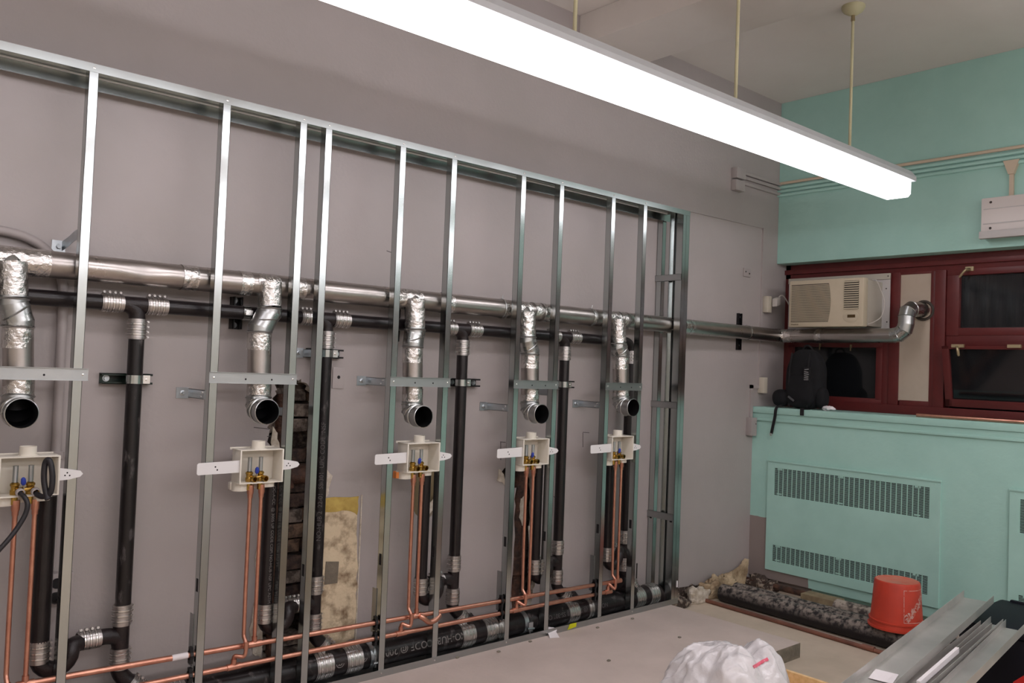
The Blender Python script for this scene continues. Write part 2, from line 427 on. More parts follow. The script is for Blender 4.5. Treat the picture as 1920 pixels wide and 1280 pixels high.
# old iron pipes buried in the openings
b=MB(); b.tube([(-3.92,.04,.06),(-3.92,.04,.72),(-3.92,.04,1.26)],.042,14); b.lathe((-3.92,.04,.9),(0,0,1),[(-.06,.05),(-.055,.058),(.05,.058),(.06,.05)],16)
b.tube([(-3.92,.03,.9),(-3.82,.0,.9)],.04,14); mesh_obj('buried_iron_pipe',b,'old_iron',wall_left)
b=MB(); b.tube([(-2.515,.03,.08),(-2.515,.03,.6),(-2.50,.03,.85)],.035,14); b.lathe((-2.515,.03,.33),(0,0,1),[(-.05,.036),(-.045,.045),(.05,.045),(.055,.036)],16)
mesh_obj('buried_iron_pipe',b,'old_iron',wall_left)
# crack lines of the dark torn base strip at the foot of the wall, right of the frame
P=jag([(-1.30,-.08),(-1.30,.0),(-1.1,.006),(-.93,.012),(-.80,-.02),(-.72,-.08)],.006,4,12)
b=MB(); b.prism(P,'y',-.006,0); mesh_obj('torn_base_strip',b,'rubble_dark',wall_left)

# floors
b=MB(); b.box(X0,XW,Y0,.16,FL-.1,FL); struct('floor',b,'floor_tan')
b=MB(); b.box(X0,-1.415,-1.07,.0,FL,0); b.mats=[]; pad=struct('floor_pad',b,'concrete',bevel=.004)
b=MB(); b.box(X0+.01,-1.4149,-1.0712,-1.068,FL,-.002); mesh_obj('pad_edge',b,'concrete_side',pad)
# ceiling and beam
b=MB(); b.box(X0,XW+.2,Y0,.16,H,H+.1); struct('ceiling',b,'ceiling_white')
b=MB(); b.box(-2.19,-1.70,Y0,0,3.315,H); struct('ceiling_beam',b,'ceiling_white',bevel=.006)
b=MB(); b.box(-6.6,-6.1,Y0,0,3.315,H); struct('ceiling_beam',b,'ceiling_white')
# unseen walls
b=MB(); b.box(X0,XW,Y0-.1,Y0,FL,H); struct('wall_back',b,'wall_offwhite')
b=MB(); b.box(X0-.1,X0,Y0,.1,FL,H); struct('wall_far',b,'wall_offwhite')
# upper teal wall + soffit
b=MB(); b.box(0,.5,Y0,0,ZSOF,H); struct('wall_right',b,'teal',bevel=.004)
# apron under the windows: teal over grey primer
def apron_mat():
    m=MATS['teal'].copy(); m.name='teal_over_primer'; nt=m.node_tree; bs=nt.nodes['Principled BSDF']
    src=bs.inputs['Base Color'].links[0].from_socket
    g=nt.nodes.new('ShaderNodeNewGeometry'); sx=nt.nodes.new('ShaderNodeSeparateXYZ'); nt.links.new(g.outputs['Position'],sx.inputs[0])
    nz=nt.nodes.new('ShaderNodeTexNoise'); nz.inputs['Scale'].default_value=7; nt.links.new(g.outputs['Position'],nz.inputs['Vector'])
    def mth(op,a,b_):
        n=nt.nodes.new('ShaderNodeMath'); n.operation=op
        for i,q in enumerate((a,b_)):
            if isinstance(q,(int,float)): n.inputs[i].default_value=q
            else: nt.links.new(q,n.inputs[i])
        return n.outputs[0]
    wob=mth('MULTIPLY',mth('SUBTRACT',nz.outputs['Fac'],.5),.05)
    zz=mth('ADD',sx.outputs['Z'],wob); yy=mth('ADD',sx.outputs['Y'],wob)
    left=mth('MULTIPLY',mth('LESS_THAN',zz,.425),mth('GREATER_THAN',yy,-.16))
    low=mth('MULTIPLY',mth('LESS_THAN',zz,.10),mth('GREATER_THAN',yy,-.47))
    msk=mth('MAXIMUM',left,low)
    mx=nt.nodes.new('ShaderNodeMix'); mx.data_type='RGBA'; mx.inputs[7].default_value=(*lin(PRIMER),1)
    nt.links.new(msk,mx.inputs[0]); nt.links.new(src,mx.inputs[6]); nt.links.new(mx.outputs[2],bs.inputs['Base Color'])
    MATS['teal_over_primer']=m
apron_mat()
b=MB(); b.box(XS,.5,Y0,0,-.005,1.12); b.box(XS+.05,.5,Y0,0,FL,.0); ap=struct('wall_apron',b,'teal_over_primer')
b=MB(); b.box(XS-.018,XW+.1,Y0,0,1.160,1.205); b.box(XS-.008,XW,Y0,0,1.12,1.160); b.box(XS-.014,XW,Y0,0,1.105,1.125)
struct('trim_1',b,'teal',bevel=.005)

# ------------------------------------------------------------------ window wall (red frames, panes)
win=bpy.data.objects.new('window_1',None); COL.objects.link(win); win.location=(XW,-.8,1.2); ROOT['window_1']=Vector(win.location); win['kind']='structure'
XF=.13
def rect(px0,py0,px1,py1,x=XF):
    a=at(px0,py0,x=x); c=at(px1,py1,x=x); return (min(a.y,c.y),max(a.y,c.y),min(a.z,c.z),max(a.z,c.z))
def rail(y0,y1,z0,z1,x0=XF,x1=XF+.09,name='window_frame',m='oxblood',bv=.004):
    b=MB(); b.box(x0,x1,y0,y1,z0,z1); return mesh_obj(name,b,m,win,bevel=bv)
ZB=1.205; ZT=2.35

rail(Y0,.0,2.165,ZT,XF,name='head_rail'); rail(Y0,0,2.20,2.235,XF-.02,name='head_moulding')
rail(Y0,.0,ZB,1.265,XF-.02,name='bottom_rail')
rail(-.045,.0,ZB,ZT,name='stile')
rail(-.80,-.755,ZB,2.17,name='mullion'); rail(-.872,-.803,ZB,2.17,XF-.008,name='mullion')
rail(-1.10,-1.072,ZB,2.17,name='mullion'); rail(-1.172,-1.103,ZB,2.17,XF-.012,name='mullion')
rail(-.872,-1.08,2.153,2.17,name='panel_rail'); rail(-.88,-1.075,1.26,1.30,name='panel_rail')
rail(-.76,-.04,1.655,1.79,name='transom'); rail(-.76,-.715,1.29,1.66,XF-.006,name='stile'); rail(-.76,-.04,1.255,1.30,XF-.006,name='hopper_rail')
rail(-.075,-.04,1.29,1.66,XF-.006,name='stile')
b=MB(); b.box(XF+.03,XF+.036,-.72,-.07,1.295,1.66); mesh_obj('pane',b,'glass',win)
# vent board
b=MB(); b.box(XF+.004,XF+.016,-1.075,-.868,1.297,2.156); mesh_obj('vent_board',b,'vent_board',win)['label']='beige blanking board with the duct hole'
b=MB(); b.lathe((XF+.002,-1.03,1.905),(-1,0,0),[(0,.068),(.006,.070),(.008,.058),(.0,.050)],28); mesh_obj('duct_collar',b,'ac_dark',win)
# sash bay, repeated beyond the picture
def sash_bay(yl, wd, tilt=.085):
    yr=yl-wd
    rail(yr-.0,yl,2.128,2.17,XF-.0005,name='sash_rail'); rail(yl-.078,yl,1.735,2.13,XF-.002,name='sash_stile'); rail(yr,yr+.078,1.735,2.13,XF-.002,name='sash_stile')
    rail(yr+.002,yl-.002,1.738,1.787,XF-.0005,name='sash_rail')
    b=MB(); b.box(XF+.03,XF+.036,yr+.075,yl-.075,1.78,2.135); mesh_obj('pane',b,'glass',win)
    b=MB(); n=60; vs=[]
    for i in range(n+1):
        y=yl-.08-(wd-.16)*i/n; x=XF+.075+.016*math.sin(i*.9)+.012*math.sin(i*2.3+1)
        vs+= [(x,y,1.74),(x+.01*math.sin(i*.5),y,2.15)]
    b.add(vs,[(2*i,2*i+1,2*i+3,2*i+2) for i in range(n)]); mesh_obj('plastic_sheet',b,'poly_sheet',win)['label']='dark streaked sheet hanging behind the upper pane'
    rail(yr,yl,1.66,1.745,XF+.004,name='meeting_rail')
    # inward tilted hopper sash: tipped about its bottom edge
    zt,zb=1.665,1.275; dx=tilt
    def T(y,z,o): k=(z-zb)/(zt-zb); return (XF-.01-dx*k+o, y, z)
    def tilted(name,y0,y1,z0,z1,o0,o1,m):
        b=MB(); b.add([T(y,z,o) for o in (o0,o1) for y in (y0,y1) for z in (z0,z1)],[(0,1,3,2),(4,6,7,5),(0,4,5,1),(2,3,7,6),(0,2,6,4),(1,5,7,3)])
        return mesh_obj(name,b,m,win,bevel=.002 if m=='oxblood' else 0)
    tilted('hopper_stile',yl-.055,yl-.012,zb,zt,0,.04,'oxblood'); tilted('hopper_stile',yr+.012,yr+.055,zb,zt,0,.04,'oxblood')
    tilted('hopper_rail',yr+.012,yl-.012,zb,zb+.05,0,.04,'oxblood'); tilted('hopper_rail',yr+.012,yl-.012,zt-.02,zt,0,.04,'oxblood')
    tilted('pane',yr+.05,yl-.05,zb+.045,zt-.015,.018,.024,'glass')
    for (yy,zz) in ((yl-.135,2.165),(yl-.50,2.155)):
        b=MB(); b.box(XF-.012,XF-.0,yy-.03,yy+.02,zz-.012,zz+.016)
        if yy>yl-.3: b.tube(spline([(XF-.015,yy-.01,zz),(XF-.04,yy+.01,zz-.01),(XF-.04,yy+.045,zz-.055)],4),[.008]*8+[.005],8)
        mesh_obj('sash_latch',b,'latch_metal',win)
    for yy in (yl-.115,yl-.44):
        b=MB(); b.box(XF-dx-.03,XF-dx-.012,yy-.04,yy+.035,1.655,1.675)
        if yy>yl-.3: b.tube(spline([(XF-dx-.03,yy,1.66),(XF-dx-.045,yy-.01,1.64),(XF-dx-.04,yy-.015,1.60)],4),[.009]*8+[.006],8)
        mesh_obj('hopper_latch',b,'latch_metal',win)
sash_bay(-1.175,.98); rail(-2.30,-2.16,ZB,2.17,name='mullion')
sash_bay(-2.30,1.0); rail(-3.45,-3.31,ZB,2.17,name='mullion'); sash_bay(-3.45,1.0); rail(-4.6,-4.46,ZB,2.17,name='mullion'); sash_bay(-4.6,1.0); rail(Y0,-5.6,ZB,2.17,name='mullion')
for yy,zz in ((-.30,1.665),(-.535,1.66)):
    b=MB(); b.box(XF-.014,XF-.005,yy-.006,yy+.006,zz-.01,zz+.015); b.tube([(XF-.016,yy,zz-.002),(XF-.024,yy-.004,zz-.03)],.0045,8); mesh_obj('hopper_latch',b,'latch_metal',win)
b=MB(); b.box(.6,.62,Y0,.5,1.0,2.6); b.box(.2,.62,.3,.5,1.0,2.6); mesh_obj('exterior_dark',b,'outside_dark',win)
b=MB(); b.lathe((.45,-1.88,1.66),(-1,0,0),[(0,.006),(.006,.004),(.008,0)],10); mesh_obj('red_reflection_dot',b,'red_reflection_glow',win)['label']='tiny red reflection in the lower pane, built as a glowing bead'  # glowing bead behind the glass imitates a reflected red dot

# painted raceways on the grey wall and teal wall
def raceway(name,segs,m,w_=.02,d=.016): 
    b=MB()
    for a,c in segs: b.bar(a,c,w_,d,up=(0,1,0) if abs((Vector(c)-Vector(a)).y)<.01 else (1,0,0))
    return b
b=MB()
for z in (2.868,2.836,2.795): b.bar((-.52,-.011,z),(0,-.011,z),.02,.022,up=(0,1,0))
rc=mesh_obj('cable_raceway',b,'wall_grey',origin=(-.3,0,2.83),bevel=.002)
tag(rc,'stack of grey painted surface raceways running to the corner under the light','raceway')
jb=thing('junction_box','grey painted double junction box at the end of the corner raceways','junction box',(-.57,0,2.8))
b=MB(); b.box(-.625,-.515,-.05,0,2.81,2.885); mesh_obj('box_body',b,'wall_grey',jb,bevel=.004)
b=MB(); b.box(-.625,-.515,-.045,0,2.725,2.8); mesh_obj('box_body',b,'wall_grey',jb,bevel=.004)
tr=thing('cable_raceway','bundle of teal conduits with one cream line on the wall above the window','raceway',(0,-1,2.8))
for z,r in ((2.845,.012),(2.815,.012),(2.785,.012)):
    b=MB(); b.tube([(-r,-.0,z),(-r,Y0+.02,z)],r,10); mesh_obj('conduit',b,'teal',tr)
b=MB(); b.tube([(-.012,-.0,2.875),(-.012,Y0+.02,2.885)],.011,10); mesh_obj('conduit',b,'conduit_cream',tr)['label']='cream conduit'
# vertical raceway + long horizontal thin strip
rw=thing('cable_raceway','thin grey painted raceway framing the wall between stud frame and corner','raceway',(-.2,0,1.4))
b=MB(); b.box(-.212,-.196,-.012,0,1.36,2.516); mesh_obj('raceway_run',b,'wall_grey',rw)
b=MB(); b.bar((-1.40,-.004,2.505),(-.2,-.004,2.517),.012,.008,up=(0,1,0)); mesh_obj('raceway_run',b,'wall_grey',rw)
b=MB(); b.box(-.315,-.285,-.014,0,1.0,1.36); b.box(-.315,-.196,-.014,0,1.335,1.36); mesh_obj('raceway_run',b,'wall_grey',rw)
def small_box(label,x,z,wd,ht,d,m,name='outlet_box',cat='outlet box',hole=None):
    t=thing(name,label,cat,(x,0,z)); b=MB(); b.box(x-wd/2,x+wd/2,-d,0,z-ht/2,z+ht/2); mesh_obj('cover',b,m,t,bevel=.003)
    if hole:
        for dx,dz,rr in hole:
            b=MB(); b.lathe((x+dx,-d-.0005,z+dz),(0,-1,0),[(0,rr),(.002,rr*.8),(.002,0)],12); mesh_obj('hole',b,'hole_dark',t)
    return t
small_box('ivory switch box on the raceway beside the window sill',-.185,1.36,.05,.115,.05,'ivory')
small_box('grey outlet box at the left end of the window sill',-.31,1.06,.07,.13,.045,'conduit_paint',hole=[(.02,.02,.004)])
small_box('small grey wall plate with two key slots high beside the corner',-.40,2.165,.085,.06,.01,'conduit_paint',name='wall_plate',cat='wall plate',hole=[(-.022,.005,.006),(.024,-.005,.006)])
small_box('blank grey cover plate with one oval hole right of the chase',-3.68,1.337,.062,.098,.006,'wall_grey',name='wall_plate',cat='wall plate',hole=[(0,.004,.008)])
acb=small_box('ivory receptacle box that feeds the air conditioner',-.15,1.955,.05,.12,.045,'ivory',name='outlet_box')
# grey conduit on the left part of the wall
cp=thing('wall_conduit','grey painted conduit bending down the wall at far left','conduit',(-4.85,0,1))
b=MB(); b.tube([(-7.2,-.022,1.835)]+spline([(-5.3,-.022,1.832),(-5.08,-.022,1.83),(-4.97,-.022,1.81),(-4.90,-.022,1.76),(-4.857,-.022,1.66),(-4.85,-.022,1.5)],6)+[(-4.843,-.022,.62)],.017,12)
mesh_obj('conduit',b,'conduit_paint',cp)
b=MB(); b.lathe((-4.843,-.022,1.03),(0,0,1),[(-.015,.017),(-.012,.023),(.012,.023),(.015,.017)],14); b.box(-4.843,-4.80,-.01,0,1.02,1.04); mesh_obj('strap',b,'conduit_paint',cp)
ob=thing('receptacle','grey wall receptacle with a black plug low at far left','outlet',(-4.80,0,.50))
b=MB(); b.box(-4.865,-4.77,-.045,0,.49,.60); mesh_obj('box_body',b,'conduit_paint',ob,bevel=.004)
for z in (.565,.515):
    b=MB(); b.lathe((-4.825,-.045,z),(0,-1,0),[(0,.019),(.004,.019),(.004,0)],16); mesh_obj('socket',b,'hole_dark',ob)
pc=thing('power_cord','black power cord and plug hanging from the low receptacle','cord',(-4.82,0,.3))
b=MB(); b.lathe((-4.83,-.049,.515),(0,-1,0),[(0,.020),(.02,.020),(.035,.012),(.04,.006)],14); mesh_obj('plug',b,'black_plastic',pc)
b=MB(); b.tube(spline([(-4.83,-.085,.512),(-4.815,-.09,.47),(-4.80,-.07,.42),(-4.79,-.05,.34),(-4.80,-.05,.24),(-4.77,-.06,.13),(-4.70,-.05,.02)],6),.005,8); mesh_obj('cable',b,'black_plastic',pc)

# ================================================================== STUD FRAME
fr=thing('stud_frame','galvanized steel stud partition frame standing off the grey wall on the concrete pad','frame',(-3.2,-.13,0))
YF=-.207
def cstud(x,zb=.002,zt=2.438,d=.041,fl=.032,yf=YF,flip=1,m='galv',name='stud'):
    t=.0015; b=MB(); xw=x-flip*fl/2
    b.box(xw,xw+flip*t,yf,yf+d,zb,zt)                       # web
    b.box(xw,xw+flip*fl,yf,yf+t,zb,zt)                       # front flange
    b.box(xw,xw+flip*fl,yf+d-t,yf+d,zb,zt)                   # back flange
    b.box(xw+flip*(fl-t),xw+flip*fl,yf,yf+.006,zb,zt)        # lips
    b.box(xw+flip*(fl-t),xw+flip*fl,yf+d-.006,yf+d,zb,zt)
    o=mesh_obj(name,b,m,fr,smooth=False)
    # dark punched slots in the web
    for z in (.50,):
        s=MB(); s.box(xw-flip*.0006,xw,yf+.012,yf+.03,z,z+.05); mesh_obj('web_slot',s,'hole_dark',o,smooth=False)
    return o
studs=[-4.8356,-4.3471,-4.0147,-3.8956,-3.5127,-3.2155,-2.7626,-2.4841,-2.0675,-1.786]
for x in [-7.1,-6.7,-6.3,-5.9,-5.6,-5.25]+studs: cstud(x)
# corner post: two studs nested plus the return studs on the wall
cstud(-1.405,d=.05); cstud(-1.372,d=.07,flip=-1,fl=.036)
cstud(-1.40,yf=-.045,d=.041,fl=.034); cstud(-1.395,yf=-.135,d=.041,fl=.028,flip=-1)
# tracks (6 inch)
b=MB(); b.box(-7.3,-1.354,YF-.0015,YF,2.410,2.44); b.box(-7.3,-1.354,YF,YF+.15,2.4385,2.44); b.box(-7.3,-1.354,YF+.1485,YF+.15,2.386,2.44)
mesh_obj('top_track',b,'galv',fr,smooth=False)
b=MB(); b.tube([(-7.3,YF+.146,2.4345),(-4,YF+.146,2.4345),(-1.40,YF+.146,2.4345)],.0042,10); mesh_obj('track_highlight',b,'crease',fr)  # added pale rod, its colour imitates the bright highlight along the track
b=MB(); b.box(-1.42,-1.354,YF+.15,-.002,2.4385,2.44); b.box(-1.42,-1.4185,YF+.15,-.002,2.406,2.44); mesh_obj('top_track',b,'galv',fr,smooth=False)
b=MB(); b.box(-7.3,-1.354,YF-.0015,YF,.0005,.032); b.box(-7.3,-1.354,YF,YF+.15,.0005,.002); b.box(-7.3,-1.354,YF+.1485,YF+.15,.0005,.03)
mesh_obj('bottom_track',b,'galv_dull',fr,smooth=False)
sm=MB(); sm.lathe((0,0,0),(0,0,1),[(0,.0045),(.0025,.004),(.0035,0)],8)
screw=mesh_obj('screw',sm,'steel_bright',origin=(0,0,0)); screw_me=screw.data; bpy.data.objects.remove(screw)
for x in studs:
    for z in (2.424,.018): inst(screw_me,'screw',fr,frame_mat((x,YF-.0015,z),(0,-1,0)))
# bridging pieces across the machine bays
def brace(x0,x1,z=1.332):
    b=MB(); y=YF-.002
    b.box(x0,x1,y-.0015,y,z-.022,z+.022); b.box(x0,x1,y-.012,y,z+.0205,z+.022); b.box(x0,x1,y-.012,y,z-.022,z-.0205)
    o=mesh_obj('bridging_piece',b,'galv_dull',fr,smooth=False)
    for x in (x0+.018,x1-.018): inst(screw_me,'screw',o,frame_mat((x,y-.0015,z),(0,-1,0)))
    for k in (.4,.7):
        s=MB(); s.lathe((x0+(x1-x0)*k,y-.0016,z-.004),(0,-1,0),[(0,.004),(.001,0)],8); mesh_obj('punched_hole',s,'hole_dark',o)
for a,c in ((-5.27,-4.802),(-4.366,-3.995),(-3.532,-3.19),(-2.782,-2.462),(-2.086,-1.768)): brace(a,c)
for z in (2.02,1.222,.53):
    b=MB(); b.box(-1.425,-1.4235,-.205,-.0,z-.02,z+.02); b.box(-1.425,-1.415,-.205,-.0,z+.0185,z+.02); b.box(-1.425,-1.415,-.205,-.0,z-.02,z-.0185)
    mesh_obj('return_bridging',b,'galv_dull',fr,smooth=False)
# L brackets back to the wall
def lbracket(x,z,foot=-1,ln=.166,h=.036):
    b=MB(); b.box(x-.0012,x+.0012,-ln,-.002,z-h/2,z+h/2); b.box(x-.0012,x+.006,-ln,-.002,z+h/2-.002,z+h/2); b.box(x-.0012,x+.006,-ln,-.002,z-h/2,z-h/2+.002)
    b.box(x,x+foot*.05,-.0035,-.001,z-h/2-.004,z+h/2+.004)
    b.lathe((x+foot*.025,-.0035,z),(0,-1,0),[(0,.011),(.004,.011),(.006,.006),(.016,.006),(.016,0)],10)
    o=mesh_obj('wall_bracket',b,'zinc',fr,smooth=False)
    for yy in (-.15,-.135): inst(screw_me,'screw',o,frame_mat((x-.0012,yy,z+(.008 if yy<-.14 else -.008)),(-1,0,0)))
for x,z in ((-4.365,1.262),(-3.531,1.327),(-2.781,1.207),(-2.085,1.222)): lbracket(x,z)
for x,z in ((-4.00,1.19),(-3.862,1.445),(-2.452,1.29)): lbracket(x,z)
b=MB()
pts=[(-4.86,-.004,1.80),(-4.85,-.05,1.815),(-4.845,-.1,1.83),(-4.845,-.165,1.835)]
for i in range(3):
    a=Vector(pts[i]); c=Vector(pts[i+1]); b.obox((a+c)/2,(c-a),(1,0,0),(0,0,1),(c-a).length*1.1,.002,.036)
b.box(-4.895,-4.85,-.004,-.001,1.775,1.82); b.lathe((-4.872,-.004,1.797),(0,-1,0),[(0,.010),(.012,.008),(.012,0)],10)
mesh_obj('wall_bracket',b,'zinc',fr,smooth=False)
for x,z in ((-4.365,.30),(-3.531,.28),(-2.781,.26),(-2.085,.26)):
    b=MB(); b.box(x-.001,x+.001,-.172,-.138,z-.09,z+.11); mesh_obj('pipe_support_plate',b,'galv_dull',fr,smooth=False)
b=MB(); y=YF-.0025; q=at(1073,1174,y=y); b.prism([(q.x-.035,q.z-.012),(q.x+.03,q.z-.006),(q.x+.032,q.z+.016),(q.x-.02,q.z+.016)],'y',y-.001,y); mesh_obj('yellow_tag',b,'yellow_tag',fr)['label']='yellow tag stuck on the bottom track'
b=MB(); b.box(-1.372,-1.362,YF-.003,YF-.001,.10,.14); mesh_obj('sticker',b,'paper',fr)

# ================================================================== DUCT
du=thing('exhaust_duct','long round galvanized exhaust duct with five dropped branches, running to the window','duct',(-3,-.11,1.725))
DR=.049
DP=[(-7.2,-.11,1.715),(-1.35,-.10,1.725),(-.10,-.075,1.728)]
def dpt(x): 
    if x<-1.35: t=(x+7.2)/5.85; return Vector((x,-.11+.01*t,1.715+.01*t))
    t=(x+1.35)/1.25; return Vector((x,-.10+.025*t,1.725+.003*t))
joints=[-7.2,-6.0,-4.80,-4.43,-4.14,-3.93,-3.46,-3.16,-2.79,-2.50,-2.12,-1.83,-1.30,-.56,-.13]
def dents(b, cx, r): pass
for i in range(len(joints)-1):
    a,c=dpt(joints[i]),dpt(joints[i+1]); n=24
    rr=DR if i%2 else DR*.985
    b=MB(); b.tube([a.lerp(c,k/n) for k in range(n+1)],rr,32,caps=False)
    if i==2:   # crease seen near the left end
        V=[]
        for v in b.v:
            vx=Vector(v); s=(vx.x+4.60)/.10; up_=(vx.z-1.735)/.05; fr_=(-.11-vx.y)/.049
            if abs(s)<1 and fr_>.1: vx.y+= .009*(1-abs(s))*max(0,1-abs(up_)); 
            V.append(tuple(vx))
        b.v=V
    mesh_obj('duct_section',b,'duct_metal',du,angle=60)
def foil_band(x,wd=.05,m='foil',r=DR+.0012):
    a,c=dpt(x-wd/2),dpt(x+wd/2); b=MB(); b.tube([a.lerp(c,k/4) for k in range(5)],r,36,caps=False); mesh_obj('foil_tape',b,m,du,angle=60)
for x,wd in ((-4.98,.05),(-4.94,.03),(-4.43,.06),(-4.20,.05),(-3.96,.05),(-3.44,.07),(-3.16,.06),(-2.79,.03),(-2.56,.05),(-2.50,.04),(-2.12,.03),(-1.86,.05),(-1.80,.03),(-1.24,.06),(-1.19,.03)): foil_band(x,wd)
# corner and run below the air conditioner
XD=-.062; 
corner=[dpt(-.13),Vector((-.095,-.082,1.728)),Vector((XD-.004,-.11,1.728)),Vector((XD,-.15,1.727))]
b=MB(); b.tube(corner,DR+.001,32,caps=False,gored=True); mesh_obj('corner_elbow',b,'foil',du,angle=60)
b=MB(); b.tube([(XD,-.14-.79*k/12,1.727) for k in range(13)],DR,32,caps=False); mesh_obj('duct_section',b,'duct_metal',du,angle=60)
for y,wd in ((-.17,.04),(-.40,.05)):
    b=MB(); b.tube([(XD,y-wd/2,1.727),(XD,y,1.727),(XD,y+wd/2,1.727)],DR+.0014,32,caps=False); mesh_obj('foil_tape',b,'foil',du,angle=60)
el=[(XD,-.91,1.727),(XD,-.955,1.735),(XD,-.99,1.765),(XD+.002,-1.00,1.805),(XD+.003,-1.0,1.85),(XD+.02,-1.0,1.885),(XD+.06,-1.005,1.905),(XD+.12,-1.015,1.908),(XD+.20,-1.02,1.908)]
b=MB(); b.tube(el,DR+.001,32,caps=False,gored=True); mesh_obj('elbow',b,'elbow_metal',du,angle=60)
for i in (1,2,4,5,6):
    b=MB(); a=Vector(el[i]); d=(Vector(el[i+1])-Vector(el[i-1])).normalized(); b.lathe(a,d,[(-.004,DR),(0,DR+.0045),(.004,DR)],32); mesh_obj('seam_ring',b,'elbow_metal',du)
def foil_on(p0,p1,r,parent,name='foil_tape'):
    b=MB(); p0=Vector(p0); p1=Vector(p1); b.tube([p0.lerp(p1,k/4) for k in range(5)],r,32,caps=False); return mesh_obj(name,b,'foil',parent,angle=60)
# branches
def branch(top,mid,low,vend,opn,label):
    y=-.155
    A=at(*top,y=-.150); B=at(*mid,y=y); Cc=at(*low,y=y-.002); D=at(*vend,y=y-.002); O=at(*opn,y=-.262)
    P=[Vector((A.x,-.118,1.728)),Vector((A.x,-.142,1.68)),B, Cc]
    br=mesh_obj('branch_duct',MB().tube([P[0],P[1],B],[.034,.044,.0475],32,caps=False),'elbow_metal',du,angle=60)
    br['label']=label
    # two-gore offset elbows between B and C
    mid1=B.lerp(Cc,.28)+Vector(((B.x-Cc.x)*-.0,0,0)); mid2=B.lerp(Cc,.72)
    path=[B,B+Vector((0,0,-.018)),mid1.lerp(mid2,.12),mid1.lerp(mid2,.88),Vector((Cc.x,Cc.y,Cc.z+.016)),Cc]
    path[2].x=B.x+(Cc.x-B.x)*.3; path[3].x=B.x+(Cc.x-B.x)*.7
    mesh_obj('offset_elbow',MB().tube(path,.049,32,caps=False,gored=True),'elbow_metal',br,angle=60)
    for q in (B,Cc):
        mesh_obj('seam_ring',MB().lathe(q,(0,0,1),[(-.004,.049),(0,.0525),(.004,.049)],32),'elbow_metal',br)
    d=(path[3]-path[2]).normalized(); q=(path[2]+path[3])/2
    mesh_obj('seam_ring',MB().lathe(q,(d+Vector((.5,0,.0))).normalized(),[(-.003,.052),(0,.0545),(.003,.052)],32),'elbow_metal',br)
    mesh_obj('drop_pipe',MB().tube([Cc,Cc.lerp(D,.5),D],.0475,32,caps=False),'duct_metal',br,angle=60)
    foil_on(Cc+Vector((0,0,-.008)),Cc+Vector((0,0,-.075)),.0488,br)
    foil_on(D+Vector((0,0,.06)),D+Vector((0,0,-.004)),.0488,br)
    foil_on(A+Vector((0,.0,.035)),P[2]+Vector((0,0,.01)),.0472,br)
    # saddle of foil on the trunk
    s=MB(); vs=[];fs=[]
    for i in range(9):
        for k in range(9):
            u=(i-4)/4; a=math.radians(20+ (k/8)*110); xx=A.x+u*.052*(1-.25*abs(k-4)/4)
            vs.append((xx, dpt(xx).y-(DR+.002)*math.sin(a)*1.0, dpt(xx).z+(DR+.002)*math.cos(a)))
    for i in range(8):
        for k in range(8): fs.append((i*9+k,i*9+k+1,(i+1)*9+k+1,(i+1)*9+k))
    s.add(vs,fs); mesh_obj('foil_saddle',s,'foil',br,angle=60)
    # outlet elbow
    O=Vector((O.x*.35+D.x*.65, O.y, O.z)); 
    RR=.052; Rc=Vector((D.x,D.y-RR,O.z+RR)); e=[D]+[Rc+Vector((0,RR*math.cos(t),-RR*math.sin(t))) for t in (0,PI/6,PI/3,PI/2)]+[O]
    for k in range(1,6): e[k]=Vector((D.x+(O.x-D.x)*(k-1)/4, e[k].y, e[k].z))
    mesh_obj('outlet_elbow',MB().tube(e,.049,32,caps=False,gored=True),'elbow_metal',br,angle=60)
    for i in (1,2,3,4):
        d=(e[i+1]-e[i-1]).normalized(); mesh_obj('seam_ring',MB().lathe(e[i],d,[(-.003,.050),(0,.0535),(.003,.050)],32),'elbow_metal',br)
    mesh_obj('rim',MB().lathe(O,(O-e[4]).normalized(),[(-.006,.0485),(-.003,.0515),(0,.0515),(.001,.049),(-.004,.0478)],32),'elbow_metal',br)
    mesh_obj('duct_interior',MB().tube([Vector(q)+(Vector((0,-.0015,0)) if i==5 else Vector((0,0,0))) for i,q in enumerate(e)],.0475,28,caps=False,gored=True),'duct_inside',br,angle=60)
branch((22,510),(24,560),(34,612),(34,738),(33,775),'leftmost branch, with a bright foil collar')
branch((506,545),(506,578),(487,622),(485,742),(494,772),'branch with a long foil strip')
branch((778,575),(778,618),(774,650),(773,752),(790,781),'branch with a nearly straight drop')
branch((987,598),(988,632),(994,664),(993,752),(1012,776),'branch with a yellowish taped elbow')
branch((1157,610),(1159,644),(1164,668),(1164,745),(1184,764),'rightmost branch')
# hanger wires clipped on the trunk
for x in (-3.86,-2.80,-2.12):
    b=MB(); b.lathe(dpt(x),(1,0,0),[(-.004,DR+.0015),(0,DR+.003),(.004,DR+.0015)],32); p=dpt(x); b.tube([(x,p.y-.01,p.z+DR),(x+.004,p.y-.012,p.z+DR+.02)],.002,6); mesh_obj('hanger_band',b,'galv_dull',du)
b=MB(); p=dpt(-.50); b.lathe(p,(1,0,0),[(-.005,DR+.001),(-.005,DR+.003),(.005,DR+.003),(.005,DR+.001)],32); mesh_obj('hanger_band',b,'galv',du)

